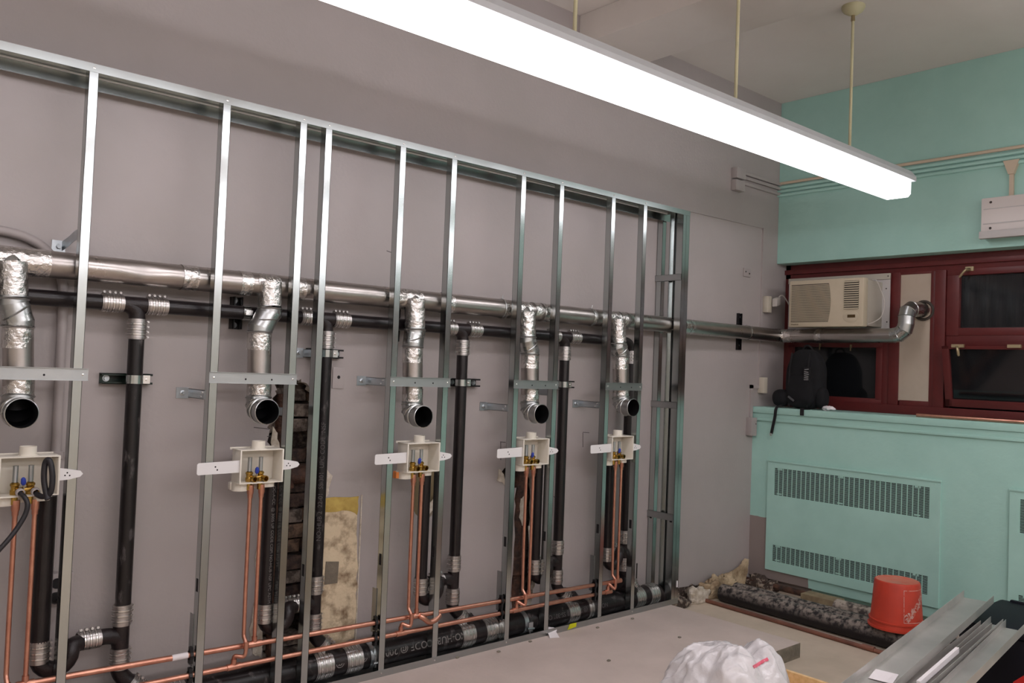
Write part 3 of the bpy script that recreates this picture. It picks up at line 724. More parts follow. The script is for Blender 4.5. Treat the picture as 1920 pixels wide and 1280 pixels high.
# ================================================================== DRAIN AND VENT PIPING
dr=thing('drain_piping','black no-hub cast iron vent and drain piping with five traps and banded couplings','piping',(-3,-.1,.06))
PR=.0285
def cplg(r,ln,n=4):
    b=MB(); b.mat('stainless'); prof=[(-ln/2,r*.98),(-ln/2,r+.004)]
    pr=[]
    for i in range(n):
        c=-ln/2+ln*(i+.5)/n; g=ln/n*.5
        pr+=[(c-g*.62,r+.004),(c-g*.5,r+.0062),(c+g*.5,r+.0062),(c+g*.62,r+.004)]
    b.lathe((0,0,0),(0,0,1),prof+pr+[(ln/2,r+.004),(ln/2,r*.98)],24)
    b.mat('steel_bright')
    for i in range(n-1):
        c=-ln/2+ln*(i+1)/n; b.lathe((0,0,c),(0,0,1),[(-.0028,r+.004),(-.0022,r+.0078),(.0022,r+.0078),(.0028,r+.004)],24)
    c=mesh_obj('coupling',b,None,origin=(0,0,0)); me=c.data; bpy.data.objects.remove(c)
    s=MB(); 
    s.tube([(r+.010,-.012,0),(r+.010,.010,0)],.0035,8); s.tube([(r+.010,.010,0),(r+.010,.014,0)],.0052,6); s.box(r+.004,r+.013,-.006,.004,-.004,.004)
    c=mesh_obj('clamp_screw',s,'stainless',origin=(0,0,0)); ms=c.data; bpy.data.objects.remove(c)
    return me,ms,ln,n
C2=cplg(.0285,.078); C4=cplg(.057,.082)
def coupling(c,axis,side,kind=C2,label=None):
    o=inst(kind[0],'coupling',dr,frame_mat(c,axis,side))
    for i in range(kind[3]):
        z=-kind[2]/2+kind[2]*(i+.5)/kind[3]
        s=bpy.data.objects.new('clamp_screw',kind[1]); COL.objects.link(s); s.parent=o; s.location=(0,0,z)
    return o
def pipe(pts,r=PR,m='iron',name='pipe',seg=20): 
    return mesh_obj(name,MB().tube(pts,r,seg),m,dr,angle=50)
YV=-.078; ZV=1.60
downs=[-4.603,-3.792,-3.020,-2.290,-1.727]
tees=[(x-.095,x+.068) for x in downs]
# vent runs between tees
xs=-7.2
for i,x in enumerate(downs):
    le,ri=(x-.095,x+.068)
    pipe([(xs,YV,ZV),((xs+le)/2,YV,ZV),(le,YV,ZV)],name='vent_pipe')
    if i<4:
        coupling((le,YV,ZV),(1,0,0),(0,.25,1)); coupling((ri,YV,ZV),(1,0,0),(0,.25,1))
        b=MB(); b.tube([(le,YV,ZV),(ri,YV,ZV)],PR+.001,20); b.tube(spline([(x-.06,YV,ZV),(x-.03,YV,ZV-.006),(x-.006,YV,ZV-.03),(x,YV,ZV-.065)],5),PR+.001,20)
        mesh_obj('tee_fitting',b,'iron_fitting',dr,angle=50)
        xs=ri
    else:
        b=MB(); b.tube(spline([(le-.02,YV,ZV),(x-.06,YV,ZV),(x-.016,YV,ZV-.018),(x,YV,ZV-.065)],6),PR+.0015,20); mesh_obj('bend_fitting',b,'iron_fitting',dr,angle=50)
    coupling((x,YV,1.507),(0,0,1),(1,0,0))
    b=pipe([(x,YV,1.52),(x+.001,YV,1.0),(x+.002,YV,.43)],m='iron_chalky' if i in (0,1) else 'iron',name='stack_pipe')
    if i==0: b['label']='chalky scuffed black stack'
    ZU,ZA,ZL=.425,.350,.262
    coupling((x,YV,ZU),(0,0,1),(1,.2,0)); coupling((x,YV,ZL),(0,0,1),(1,.2,0))
    b=MB(); b.tube([(x,YV,ZU),(x,YV,ZL)],PR+.001,20); b.tube(spline([(x-.085,YV-.008,ZA+.004),(x-.045,YV-.004,ZA+.002),(x-.012,YV,ZA-.012),(x,YV,ZA-.045)],5),PR+.0008,20)
    mesh_obj('tee_fitting',b,'iron_fitting',dr,angle=50)
    # trap and standpipe
    s=[-4.893,-4.050,-3.257,-2.513,-1.937][i]; ys=-.13; zs=.355
    sp=pipe([(s,ys,.90),(s,ys,.6),(s,ys,.36)],name='standpipe',r=.0325 if i==0 else PR)
    coupling((s,ys,zs),(0,0,1),(1,-.1,0))
    ax=x-.125
    tp=[(s,ys,.35)]+arc((s+.052,ys,.335),.052,PI,2*PI,10,(1,0,0),(0,0,1))
    sx=s+.104
    tp=[Vector(p) for p in tp]+spline([(sx,ys+.005,.345),(sx+.012,ys+.015,.352+.0),(sx+.045,YV-.012,ZA+.0),(ax,YV-.008,ZA+.003)],5)[1:]
    mesh_obj('trap',MB().tube(tp,PR+.001,20),'iron_fitting',dr,angle=50)
    coupling((ax+.01,YV-.008,ZA+.003),(1,0,0),(0,.2,1))
    # 45 degree offset down to the main
    dn=spline([(x,YV,ZL-.02),(x,YV,.215),(x+.018,YV-.004,.185),(x+.07,YV-.012,.135)],5)
    pipe(dn+[(x+.12,-.10,.085)],m='iron_fitting',name='offset_bend',r=PR+.001)
    coupling((x+.062,YV-.01,.142),(.7,-.1,-.7),(.7,0,.7))
# pipe print
def pipe_text(body,p,axis,out,size,r,m,name='printing'):
    ax=Vector(axis).normalized(); o_=Vector(out); o_=(o_-ax*o_.dot(ax)).normalized(); y=o_.cross(ax)
    mw=Matrix((ax,y,o_)).transposed().to_4x4(); mw.translation=Vector(p)
    return text_mesh(name,body,size,m,dr,mw,ext=.0003,cyl=r)
cm=(-.55,-.83,0)
pipe_text('NO-HUB 2  22-01  SS-301  UPC CODE  NSF',(-3.792,YV,.62),(0,0,1),(-.3,-1,0),.028,PR,'pipe_print_faint')
pipe_text('OC-A-CC  @ 3005 UP CODE CISPI NO-HUB NSF UPC ASTM A888',(-4.050,-.13,.885),(0,0,-1),(.1,-1,0),.0185,PR,'pipe_print')
pipe_text('NO-HUB 4 @ 22-01 @ SS-301 CODE',(-1.95-.0,-.11,.062),(-1,0,0),(-.2,-1,.25),.034,.057,'pipe_print_faint')
pipe_text('NO-HUB  CODE @ 200L-SS @ 01 @',(-2.99,-.11,.07),(-1,0,0),(-.2,-1,.30),.046,.057,'pipe_print')
# main building drain
YM=-.11
def zm(x): return .080-(x+4.2)*.0085
def main_run(a,c,m='iron',name='main_pipe'):
    mesh_obj(name,MB().tube([(a+(c-a)*k/6,YM,zm(a+(c-a)*k/6)) for k in range(7)],.057,28),m,dr,angle=50)
cx=[-4.56,-4.41,-3.769,-3.621,-2.969,-2.816,-2.221,-2.061,-2.015,-1.649,-1.514]
main_run(-7.2,-4.56); main_run(-4.56,-4.41,'iron_fitting','wye_fitting'); main_run(-4.41,-3.769,'iron_chalky'); main_run(-3.769,-3.621,'iron_fitting','wye_fitting'); main_run(-3.621,-2.969,'iron_chalky')
main_run(-2.969,-2.816,'iron_fitting','wye_fitting'); main_run(-2.816,-2.221,'iron_chalky'); main_run(-2.221,-2.061,'iron_fitting','wye_fitting'); main_run(-2.061,-1.649,'iron_chalky'); main_run(-1.649,-1.48,'iron_fitting')
for x in [c for c in cx if c not in (-2.015,)]: coupling((x,YM,zm(x)),(1,0,0),(0,.9,.5),C4)
b=MB(); b.tube(spline([(-1.70+.2,YM,zm(-1.5)),(-1.46,YM,.055),(-1.435,YM,.035),(-1.425,YM,.0)],5),.056,24); mesh_obj('end_bend',b,'iron_fitting',dr,angle=50)
for x in (-4.49,-3.70,-2.90,-2.15):
    mesh_obj('wye_branch',MB().tube(spline([(x-.045,-.10,.14),(x-.02,-.105,.115),(x+.03,-.11,.085)],4),.040,20),'iron_fitting',dr,angle=50)
b=MB(); b.tube(spline([(-1.78,-.09,.16),(-1.74,-.10,.13),(-1.68,-.11,.08)],4),.05,20); mesh_obj('wye_branch',b,'iron_fitting',dr,angle=50)
b=MB(); b.tube([(-1.60,YV,.25),(-1.60,YV,.12)],.004,6); mesh_obj('test_rod',b,'strut_black',dr)
for x in (-3.528,-2.585):
    h=thing('pipe_hanger','galvanized strap hanger bolted to the main drain, %s'%('nearer the chase' if x<-3 else 'under the fourth bay'),'hanger',(x,YM,0))
    b=MB(); b.lathe((x,YM,zm(x)),(1,0,0),[(-.014,.058),(-.014,.061),(.014,.061),(.014,.058)],28); mesh_obj('strap',b,'zinc',h)
    b=MB(); b.obox((x+.012,YM-.066,zm(x)-.01),(0,0,1),(1,0,0),(0,1,0),.05,.03,.02); b.tube([(x-.012,YM-.075,zm(x)-.015),(x+.035,YM-.075,zm(x)-.02)],.006,8); mesh_obj('bolt',b,'zinc',h)
    b=MB(); b.tube([(x+.01,YM-.07,zm(x)-.03),(x+.01,YM-.07,.003)],.0045,8); mesh_obj('threaded_rod',b,'galv_dull',h)

# strut channels with their clamps
def strut(label,c,length,vert,clamp=None,m='strut_black',dep=.041,ends=True):
    t=thing('strut_channel',label,'strut',(c[0],0,c[2])); x,z=c[0],c[2]; hw=.0205; L=length/2
    b=MB()
    def bx(u0,u1,v0,v1,y0,y1):
        if vert: b.box(x+v0,x+v1,y0,y1,z+u0,z+u1)
        else: b.box(x+u0,x+u1,y0,y1,z+v0,z+v1)
    bx(-L,L,-hw,hw,-.003,0); bx(-L,L,-hw,-hw+.0025,-dep,0); bx(-L,L,hw-.0025,hw,-dep,0)
    bx(-L,L,-hw,-hw+.008,-dep,-dep+.0025); bx(-L,L,hw-.008,hw,-dep,-dep+.0025)
    mesh_obj('channel',b,m,t,smooth=False)
    for k in (-.75,.8):
        b=MB(); px,pz=(x,z+L*k) if vert else (x+L*k,z)
        b.lathe((px,-.003,pz),(0,-1,0),[(0,.013),(.003,.013),(.003,.008),(.010,.008),(.010,0)],12); mesh_obj('anchor_bolt',b,'zinc',t)
    if clamp:
        cx_,cy_,cz_,r=clamp
        b=MB(); ax=(1,0,0) if vert else (0,0,1)
        b.lathe((cx_,cy_,cz_),ax,[(-.016,r+.001),(-.016,r+.0032),(.016,r+.0032),(.016,r+.001)],24); mesh_obj('pipe_clamp',b,'galv',t)
        b=MB()
        if vert: b.obox((cx_,cy_-r-.004,cz_+.0),(0,1,0),(1,0,0),(0,0,1),.02,.03,.02)
        else:
            b.box(cx_+r+.0,cx_+r+.028,cy_-.006,cy_-.003,cz_-.016,cz_+.016); b.box(cx_+r,cx_+r+.028,cy_+.003,cy_+.006,cz_-.016,cz_+.016); b.tube([(cx_+r+.016,cy_-.014,cz_),(cx_+r+.016,cy_+.012,cz_)],.0045,8)
        mesh_obj('clamp_bolt',b,'steel_bright',t)
    return t
strut('green black strut rail clamped across the leftmost tall black stack',(-4.615,0,1.315),.185,False,(-4.603,YV,1.315,PR),'strut_green')
strut('short strut rail behind the stack beside the narrow stud pair',(-3.765,0,1.447),.17,False,(-3.791,YV,1.447,PR))
strut('short black strut rail on the stack in the third bay',(-2.955,0,1.33),.18,False,(-3.02,YV,1.33,PR))
strut('short black strut rail on the stack in the fourth bay',(-2.25,0,1.333),.17,False,(-2.29,YV,1.333,PR))
strut('short black strut rail on the rightmost stack',(-1.70,0,1.33),.17,False,(-1.727,YV,1.33,PR))
strut('upright black strut holding the vent pipe right of the left bay',(-4.19,0,1.60),.135,True,(-4.175,YV,1.60,PR))
strut('upright black strut behind the middle branch duct',(-3.40,0,1.60),.16,True,None)
strut('tall upright black strut behind the bare duct run near the corner',(-.485,0,1.735),.26,True,None,dep=.022)

# ================================================================== COPPER
YC=-.187
def zU(x): return .269-(x+4.8)*.0215 if x>-4.8 else .269
def zL(x): return .181-(x+4.4)*.0105
cu=thing('copper_supply_line','upper horizontal copper water line with risers to the outlet boxes','pipe',(-3,YC,.23))
cl=thing('copper_supply_line','lower horizontal copper water line just above the main drain','pipe',(-3,YC,.16))
def cpipe(pts,par,r=.011,name='pipe',m='copper'): return mesh_obj(name,MB().tube(pts,r,14),m,par,angle=50)
risers=[(-5.025,-4.93),(-4.180,-4.128),(-3.395,-3.335),(-2.645,-2.585),(-1.985,-1.93)]
risers=[]
for (l0,l1),(r0,r1) in (((26,1000),(13,1270)),((63,1000),(37,1270))),(((469,925),(452,1200)),((490,925),(474,1185))),(((775,905),(760,1140)),((791,905),(777,1140))),(((987,890),(979,1105)),((1000,890),(991,1105))),(((1154,880),(1147,1085)),((1165,880),(1163,1075))):
    risers.append((at(*l0,y=YC).x, at(*r0,y=YC).x))
xsU=[-7.2,-5.6]+[r[1] for r in risers]+[-7.2]
cpipe([(-7.2,YC,zU(-7.2)),(-4.8,YC,zU(-4.8)),(-1.885,YC,zU(-1.885))],cu,name='main_line')
cpipe([(-7.2,YC,zL(-7.2)),(-4.4,YC,zL(-4.4)),(-1.99,YC,zL(-1.99))],cl,name='main_line')
for i,(xl,xr) in enumerate(risers):
    zu=zU(xr)
    # right riser joins the upper line with a tee
    cpipe([(xr,YC,zu),(xr,YC,.6),(xr,YC,.875)],cu,.0082,'riser')
    b=MB(); b.lathe((xr,YC,zu),(1,0,0),[(-.028,.0115),(-.028,.0138),(.028,.0138),(.028,.0115)],16); b.lathe((xr,YC,zu),(0,0,1),[(0,.0112),(.03,.0112),(.03,.009)],16); mesh_obj('tee_joint',b,'copper',cu)
    b=MB(); b.lathe((xr,YC,.86),(0,0,1),[(-.012,.0085),(-.012,.0105),(.0,.0105),(.008,.0135),(.04,.0135),(.04,.009)],16); mesh_obj('riser_adapter',b,'copper',cu)
    # left riser jogs forward round the upper line and down to the lower line
    xt=xl-.035 if i<4 else xl-.03; zl=zL(xt)
    yo=YC-.030
    cpipe([(xl,YC,.875),(xl,YC,.5),(xl,YC-.004,zu+.05)]+spline([(xl,YC-.006,zu+.04),(xl,yo,zu+.012),(xl-.006,yo,zu-.03),(xt,YC-.01,zl+.045),(xt,YC,zl+.028)],5)+[(xt,YC,zl)],cl,.0082,'riser')
    b=MB(); b.lathe((xt,YC,zl),(1,0,0),[(-.028,.0115),(-.028,.0138),(.028,.0138),(.028,.0115)],16); b.lathe((xt,YC,zl),(0,0,1),[(0,.0112),(.03,.0112),(.03,.009)],16); mesh_obj('tee_joint',b,'copper',cl)
    b=MB(); b.lathe((xl,YC,.86),(0,0,1),[(-.012,.0085),(-.012,.0105),(.0,.0105),(.008,.0135),(.04,.0135),(.04,.009)],16); mesh_obj('riser_adapter',b,'copper',cl)
    b=MB(); b.lathe((xl,yo,zu+.012),(0,0,1),[(-.014,.009),(-.014,.0108),(.014,.0108),(.014,.009)],14); mesh_obj('elbow_joint',b,'copper',cl)
# sagging loop in the middle bay of the upper line
xm=risers[2][1]
cpipe(spline([(xm+.01,YC-.012,zU(xm)-.0),(xm+.03,YC-.02,zU(xm)-.012),(xm+.06,YC-.022,zU(xm)-.034),(xm+.10,YC-.02,zU(xm)-.03),(xm+.13,YC-.008,zU(xm)-.016)],5),cu,.0125,'offset_bend')
for x in (-5.25,-4.3471,-3.5127,-2.7626,-2.0675):
    for par,z in ((cu,zU(x-.03)),(cl,zL(x-.03))):
        b=MB(); xx=x-.028; b.lathe((xx,YC,z),(1,0,0),[(-.006,.012),(-.006,.019),(.006,.019),(.006,.012)],10); b.box(xx-.006,xx+.006,YC-.012,YC+.012,z-.032,z-.012); b.box(xx-.006,xx+.006,YC-.01,YC+.01,z+.012,z+.03)
        mesh_obj('isolating_clamp',b,'black_plastic',par)
b=MB(); q=at(337,1228,y=YC); b.lathe((q.x,YC,zU(q.x)),(1,0,0),[(-.03,.0114),(-.03,.0117),(.03,.0117),(.03,.0114)],16); mesh_obj('paper_label',b,'paper',cu)['label']='faded paper label wrapped on the pipe'

# ================================================================== OUTLET BOXES
def make_box():
    L=Vector((0,0,0)); t=thing('outlet_box','','outlet box',(0,0,0),'washing machine outlet boxes')
    # local frame: x right, y into wall, z up; rim plane y=0, width .178, z from -.067 to .067
    W=.089; Z=.067; D=.085; th=.003
    b=MB()
    b.box(-W,W,D-th,D,-Z,Z); b.box(-W,-W+th,0,D,-Z,Z); b.box(W-th,W,0,D,-Z,Z)
    b.box(-W-.004,W+.004,-.004,D,Z-th,Z+.001); b.box(-W-.004,W+.004,-.004,D,-Z-.001,-Z+th)
    # rim
    b.box(-W-.004,-W+.002,-.004,.002,-Z,Z); b.box(W-.002,W+.004,-.004,.002,-Z,Z)
    # outer flange standing off at rear left
    b.box(-W-.012,W+.0,D-.004,D,Z-.004,Z+.006); b.box(-W-.012,W,D-.02,D,-Z-.03,-Z-.0)
    mesh_obj('box_shell',b,'abs_white',t,bevel=.0012)
    b=MB(); b.lathe((.0,.04,Z),(0,0,1),[(0,.031),(.004,.031),(.004,.0265),(.032,.0265),(.032,.023),(.030,.022),(.02,.022),(.02,0)],24); mesh_obj('test_cap',b,'abs_white',t)
    b=MB(); b.lathe((-.062,.06,-Z),(0,0,-1),[(0,.033),(.034,.033),(.034,.03),(.0,.029)],24); mesh_obj('drain_tailpiece',b,'abs_white',t); b=MB(); b.lathe((.048,.045,-Z),(0,0,-1),[(0,.0285),(.022,.0285),(.022,.026)],24); mesh_obj('drain_tailpiece',b,'abs_white',t)
    # mounting ears
    b=MB(); P=[(-.262,-.018),(-.256,-.023),(-.089,-.021),(-.089,.027),(-.256,.023),(-.262,.018)]; b.prism([(x,z) for x,z in P],'y',.004,.007); e=mesh_obj('mounting_tab',b,'abs_tab',t)
    for dx,dz in ((-.19,.006),(-.182,-.006)):
        b=MB(); b.lathe((dx,.0038,dz),(0,-1,0),[(0,.0034),(.0005,0)],8); mesh_obj('screw_hole',b,'hole_dark',e)
    b=MB(); P=[(.089,-.020),(.125,-.018),(.160,-.010),(.169,.0),(.160,.011),(.125,.018),(.089,.024)]; b.prism(P,'y',.004,.007); e=mesh_obj('mounting_tab',b,'abs_tab',t)
    for dx,dz in ((.118,.006),(.126,-.004),(.111,-.003)):
        b=MB(); b.lathe((dx,.0038,dz),(0,-1,0),[(0,.0028),(.0005,0)],8); mesh_obj('screw_hole',b,'hole_dark',e)
    # valves and hammer arrestors
    for s,xv in ((0,-.035),(1,.012)):
        b=MB(); b.lathe((xv,.036,-Z),(0,0,1),[(-.03,.011),(-.004,.011),(0,.014),(.018,.015),(.022,.012),(.032,.013),(.034,.015),(.040,.015),(.044,.010)],16)
        b.lathe((xv+.006,.030,-Z+.018),(.15,-1,-.1),[(0,.010),(.016,.010),(.016,.0125),(.028,.0125),(.028,.009),(.012,.008)],16); v=mesh_obj('valve',b,'brass',t)
        b=MB(); b.lathe((xv,.036,-.022),(0,0,1),[(0,.0085),(.052,.0085),(.056,.009),(.056,.0)],14); mesh_obj('hammer_arrestor',b,'zinc',t)
    b=MB(); b.tube([(-.035,.03,-Z+.02),(.012,.03,-Z+.02)],.008,12); mesh_obj('manifold',b,'brass',t)
    b=MB(); b.tube([(-.010,.022,-Z+.024),(-.014,.012,-Z+.042)],.0032,8); lv=mesh_obj('lever',b,'steel_bright',t)
    b=MB(); b.lathe((-.0135,.013,-Z+.038),(-.15,-.35,1),[(0,.005),(.006,.0085),(.022,.0075),(.027,.004),(.027,0)],12); mesh_obj('lever_grip',b,'blue_plastic',t)
    return t
boxlab=[('white outlet box at far left with a dark hose on its valves',-4.972,.983),('white outlet box beside the open brick chase',-4.137,.978),
        ('white outlet box in front of the olive round patch',-3.338,.981),('white outlet box above the narrow broken slot, between stacks',-2.620,.981),('rightmost white outlet box, beside the last stud',-1.937,.979)]
proto=make_box()
for i,(lab,x,z) in enumerate(boxlab):
    o=proto if i==0 else copy_tree(proto)
    o.location=(x,-.222,z); o['label']=lab; o['ii']=i
del_keys=[o for o in bpy.data.objects if 'ii' in o.keys()]
boxes=sorted(del_keys,key=lambda o:o['ii'])
for o in boxes: del o['ii']; ROOT[o.name]=Vector(o.location)
for i in (2,3):
    x,z=boxlab[i][1],boxlab[i][2]; b=MB(); b.box(x-.105,x-.096,-.15,-.135,z-.10,z-.067); b.box(x-.11,x-.092,-.165,-.138,z-.098,z-.07); mesh_obj('orange_mark',b,'orange_paint',boxes[i])['label']='orange sprayed corner'
# rubber hose on the first box
hs=thing('rubber_hose','dark grey rubber hose looping out of the far left outlet box','hose',(-5.0,-.27,.9))
x,z=boxlab[0][1],boxlab[0][2]
b=MB(); b.tube(spline([(x+.020,-.232,z-.058),(x+.035,-.26,z-.065),(x+.052,-.285,z-.05),(x+.055,-.29,z+.0),(x+.048,-.285,z+.050),(x+.040,-.275,z+.06),(x+.034,-.27,z+.04),(x+.034,-.272,z-.01),(x+.043,-.28,z-.06),(x+.046,-.285,z-.072)],6),.0095,12)
mesh_obj('hose_loop',b,'black_rubber',hs)
b=MB(); b.tube(spline([(x-.028,-.235,z-.052),(x-.020,-.262,z-.062),(x-.012,-.272,z-.085),(x-.018,-.275,z-.12),(x-.045,-.278,z-.17),(x-.085,-.285,z-.22),(x-.16,-.29,z-.30),(x-.3,-.30,z-.36)],6),.008,12); mesh_obj('hose_tail',b,'black_rubber',hs)
for dx in (-.028,.018):
    b=MB(); b.lathe((x+dx,-.228,z-.050),(.1,-1,-.2),[(0,.014),(.012,.014),(.014,.010)],16); mesh_obj('hose_collar',b,'conduit_paint',hs)

# ================================================================== CEILING FIXTURES
def fixture(y,x0,x1,label,stems,segs,zb=2.515,dm='diffuser'):
    t=thing('fluorescent_fixture',label,'light fixture',((x0+x1)/2,y,zb))
    b=MB(); P=[(y-.062,2.685),(y+.062,2.685),(y+.098,2.640),(y+.098,2.612),(y-.098,2.612),(y-.098,2.640)]
    P=[(y-.070,2.672),(y+.070,2.672),(y+.100,2.632),(y+.100,2.608),(y-.100,2.608),(y-.100,2.632)]
    b.prism(P,'x',x0-.02,x1+.02); mesh_obj('housing',b,'housing_white',t,smooth=False)
    for k in range(len(segs)-1):
        a,c=segs[k]+.003,segs[k+1]-.003
        b=MB(); Q=[(y-.078,2.607),(y-.078,zb+.018),(y-.062,zb),(y+.062,zb),(y+.078,zb+.018),(y+.078,2.607)]
        b.prism(Q,'x',a,c); mesh_obj('diffuser',b,dm,t,smooth=False)
    for sx in stems:
        b=MB(); b.tube([(sx,y,2.67),(sx,y,H-.05)],.008,10); s=mesh_obj('stem',b,'stem_cream',t)
        b=MB(); b.lathe((sx,y,H),(0,0,-1),[(0,.062),(.012,.062),(.03,.052),(.045,.030),(.052,.014),(.052,0)],24); mesh_obj('canopy',b,'stem_cream',s)
        b=MB(); b.lathe((sx,y,H-.052),(0,0,-1),[(0,.010),(.03,.012),(.034,.008)],10); mesh_obj('swivel',b,'latch_metal',s)
    return t
YL=-1.185
fixture(YL,-7.0,-.64,'long lit fluorescent fixture hung on cream stems over the pad',[-1.24,-2.335,-3.406,-4.6,-5.8],[-7.0,-5.8,-4.6,-3.4,-2.2,-1.42,-.64])
fixture(-3.55,-7.0,-.64,'second lit fluorescent row, over the camera',[-1.24,-3.4,-5.8],[-7.0,-5.8,-4.6,-3.4,-2.2,-1.42,-.64],dm='diffuser_room')
fixture(-5.9,-7.0,-.64,'added unseen fluorescent fill row, behind the camera',[-1.24,-3.4,-5.8],[-7.0,-5.8,-4.6,-3.4,-2.2,-1.42,-.64],dm='diffuser_room')  # unseen third row, added to raise the ambient light
# unlit wall fixture on the teal wall
wf=thing('wall_light','unlit white box light on the teal wall above the window','light fixture',(0,-1.75,2.3))
b=MB(); b.box(-.07,-.02,-2.6,-1.445,2.33,2.575); mesh_obj('housing',b,'diffuser_off',wf,bevel=.008)
b=MB(); b.box(-.105,-.068,-2.6,-1.447,2.318,2.365); mesh_obj('lower_lip',b,'sheet_white',wf,bevel=.006)
b=MB(); b.box(-.0725,-.0695,-2.59,-1.46,2.41,2.417); b.box(-.0725,-.0695,-2.59,-1.46,2.502,2.507); mesh_obj('crease',b,'sheet_white',wf)
b=MB(); b.box(-.02,0,-2.0,-1.6,2.40,2.52); mesh_obj('mounting_plate',b,'sheet_white',wf)
for z in (2.545,2.385):
    b=MB(); b.lathe((-.0705,-1.50,z),(-1,0,0),[(0,.008),(.003,.006),(.003,0)],10); mesh_obj('screw_head',b,'ac_dark',wf)
sd=thing('cable_drop','cream raceway drop feeding the unlit wall light','raceway',(0,-1.595,2.6))
b=MB(); b.box(-.018,0,-1.607,-1.583,2.575,2.72); mesh_obj('raceway_run',b,'conduit_cream',sd)
b=MB(); b.prism([(-1.64,2.80),(-1.55,2.80),(-1.58,2.715),(-1.61,2.715)],'x',-.03,-.0); mesh_obj('flared_box',b,'conduit_cream',sd)

# ================================================================== AIR CONDITIONER
ac=thing('air_conditioner','cream window air conditioner mounted in the red frame above the duct','air conditioner',(-.1,-.5,1.785))
y0,y1,z0,z1=-.775,-.228,1.782,2.112; xf=-.20
b=MB(); b.box(xf,-.135,y0,y1,z0,z1); cse=mesh_obj('front_case',b,'ac_case',ac,bevel=.010)
b=MB(); b.box(-.135,XF+.02,y0+.012,y1-.012,z0+.01,z1-.008); mesh_obj('side_casing',b,'ac_side',ac,bevel=.003)
# left intake grille: dark recess with slats, curved right edge
b=MB(); Q=[]
for k in range(13):
    zz=z0+.035+(z1-.03-z0-.035)*k/12; Q.append((y1-.30-.016*math.sin(PI*k/12)*1.0, zz))
poly=[(y1-.018,z0+.035),(y1-.018,z1-.03)]+Q[::-1]
b.prism(poly,'x',xf-.0012,xf+.001); mesh_obj('grille_backing',b,'ac_dark',ac)
n=34
for k in range(n):
    zz=z0+.037+(z1-.034-z0-.037)*(k+.5)/n; yr=y1-.30-.016*math.sin(PI*(k+.5)/n)
    b=MB(); b.box(xf-.005,xf-.001,yr,y1-.018,zz-.0019,zz+.0019); mesh_obj('grille_slat',b,'ac_case',ac,smooth=False)
b=MB(); ya,yb=-.742,-.640; b.box(xf-.0012,xf+.001,ya,yb,z0+.118,z1-.020); mesh_obj('louvre_backing',b,'hole_dark',ac)
for k in range(13):
    zz=z0+.124+(z1-.026-z0-.124)*k/12
    b=MB(); b.add([(xf-.001,ya,zz+.004),(xf-.001,yb,zz+.004),(xf-.008,yb,zz-.003),(xf-.008,ya,zz-.003),(xf-.001,ya,zz+.001),(xf-.001,yb,zz+.001),(xf-.008,yb,zz-.006),(xf-.008,ya,zz-.006)],
        [(0,1,2,3),(7,6,5,4),(0,3,7,4),(1,5,6,2),(3,2,6,7),(0,4,5,1)]); mesh_obj('louvre',b,'ac_case',ac,smooth=False)
b=MB(); b.prism([(-.69+.056*math.cos(t), z0+.066+.040*math.sin(t)) for t in [i*2*PI/28 for i in range(28)]],'x',xf-.003,xf+.001); mesh_obj('control_door',b,'ac_case',ac,bevel=.001)
b=MB(); b.box(xf-.005,xf,-.722,-.668,z0+.060,z0+.080); mesh_obj('display_window',b,'ac_lens',ac)
mw=Matrix(((0,0,-1),(-1,0,0),(0,1,0))).to_4x4(); mw.translation=Vector((xf-.0012,y1-.022,z0+.018))
text_mesh('nameplate_lettering','Friedrich',.014,'ac_print',ac,mw,ext=.0003,bold=.0004,spacing=1.1)
b=MB(); b.box(.095,.105,-.815,-.05,z0+.0,2.165); bp=mesh_obj('mounting_panel',b,'sheet_white',ac); 
b=MB(); b.box(.085,.097,-.82,-.05,2.125,2.165); mesh_obj('panel_strip',b,'ac_side',ac,bevel=.002)
for yy,zz in ((-.805,2.145),(-.80,1.83),(-.79,2.06)):
    b=MB(); b.lathe((.085 if zz>2.1 else .094,yy,zz),(-1,0,0),[(0,.005),(.003,.004),(.003,0)],8); mesh_obj('screw_head',b,'ac_dark',ac)
b=MB(); b.tube(spline([(-.06,-.765,2.108),(-.05,-.79,2.10),(-.02,-.81,2.03),(0,-.825,1.95),(-.03,-.82,1.86),(-.09,-.80,1.82),(-.15,-.785,1.80)],7),.0032,8); mesh_obj('side_wire',b,'cord_white',ac)
cd_=thing('power_cord','white power cord with chunky plug from air conditioner to corner outlet','cord',(-.13,-.05,1.95))
b=MB(); b.obox((-.115,-.075,1.975),(1,0,.3),(0,1,0),(0,0,1),.055,.04,.06); mesh_obj('plug',b,'cord_white',cd_,bevel=.008)
b=MB(); b.tube(spline([(-.10,-.08,2.0),(-.085,-.09,2.022),(-.06,-.10,2.02),(-.03,-.115,1.98),(-.01,-.14,1.92),(-.03,-.18,1.90),(-.06,-.2,1.93),(-.07,-.215,2.0),(-.08,-.215,2.06)],7),.0045,8); mesh_obj('cable',b,'cord_white',cd_)

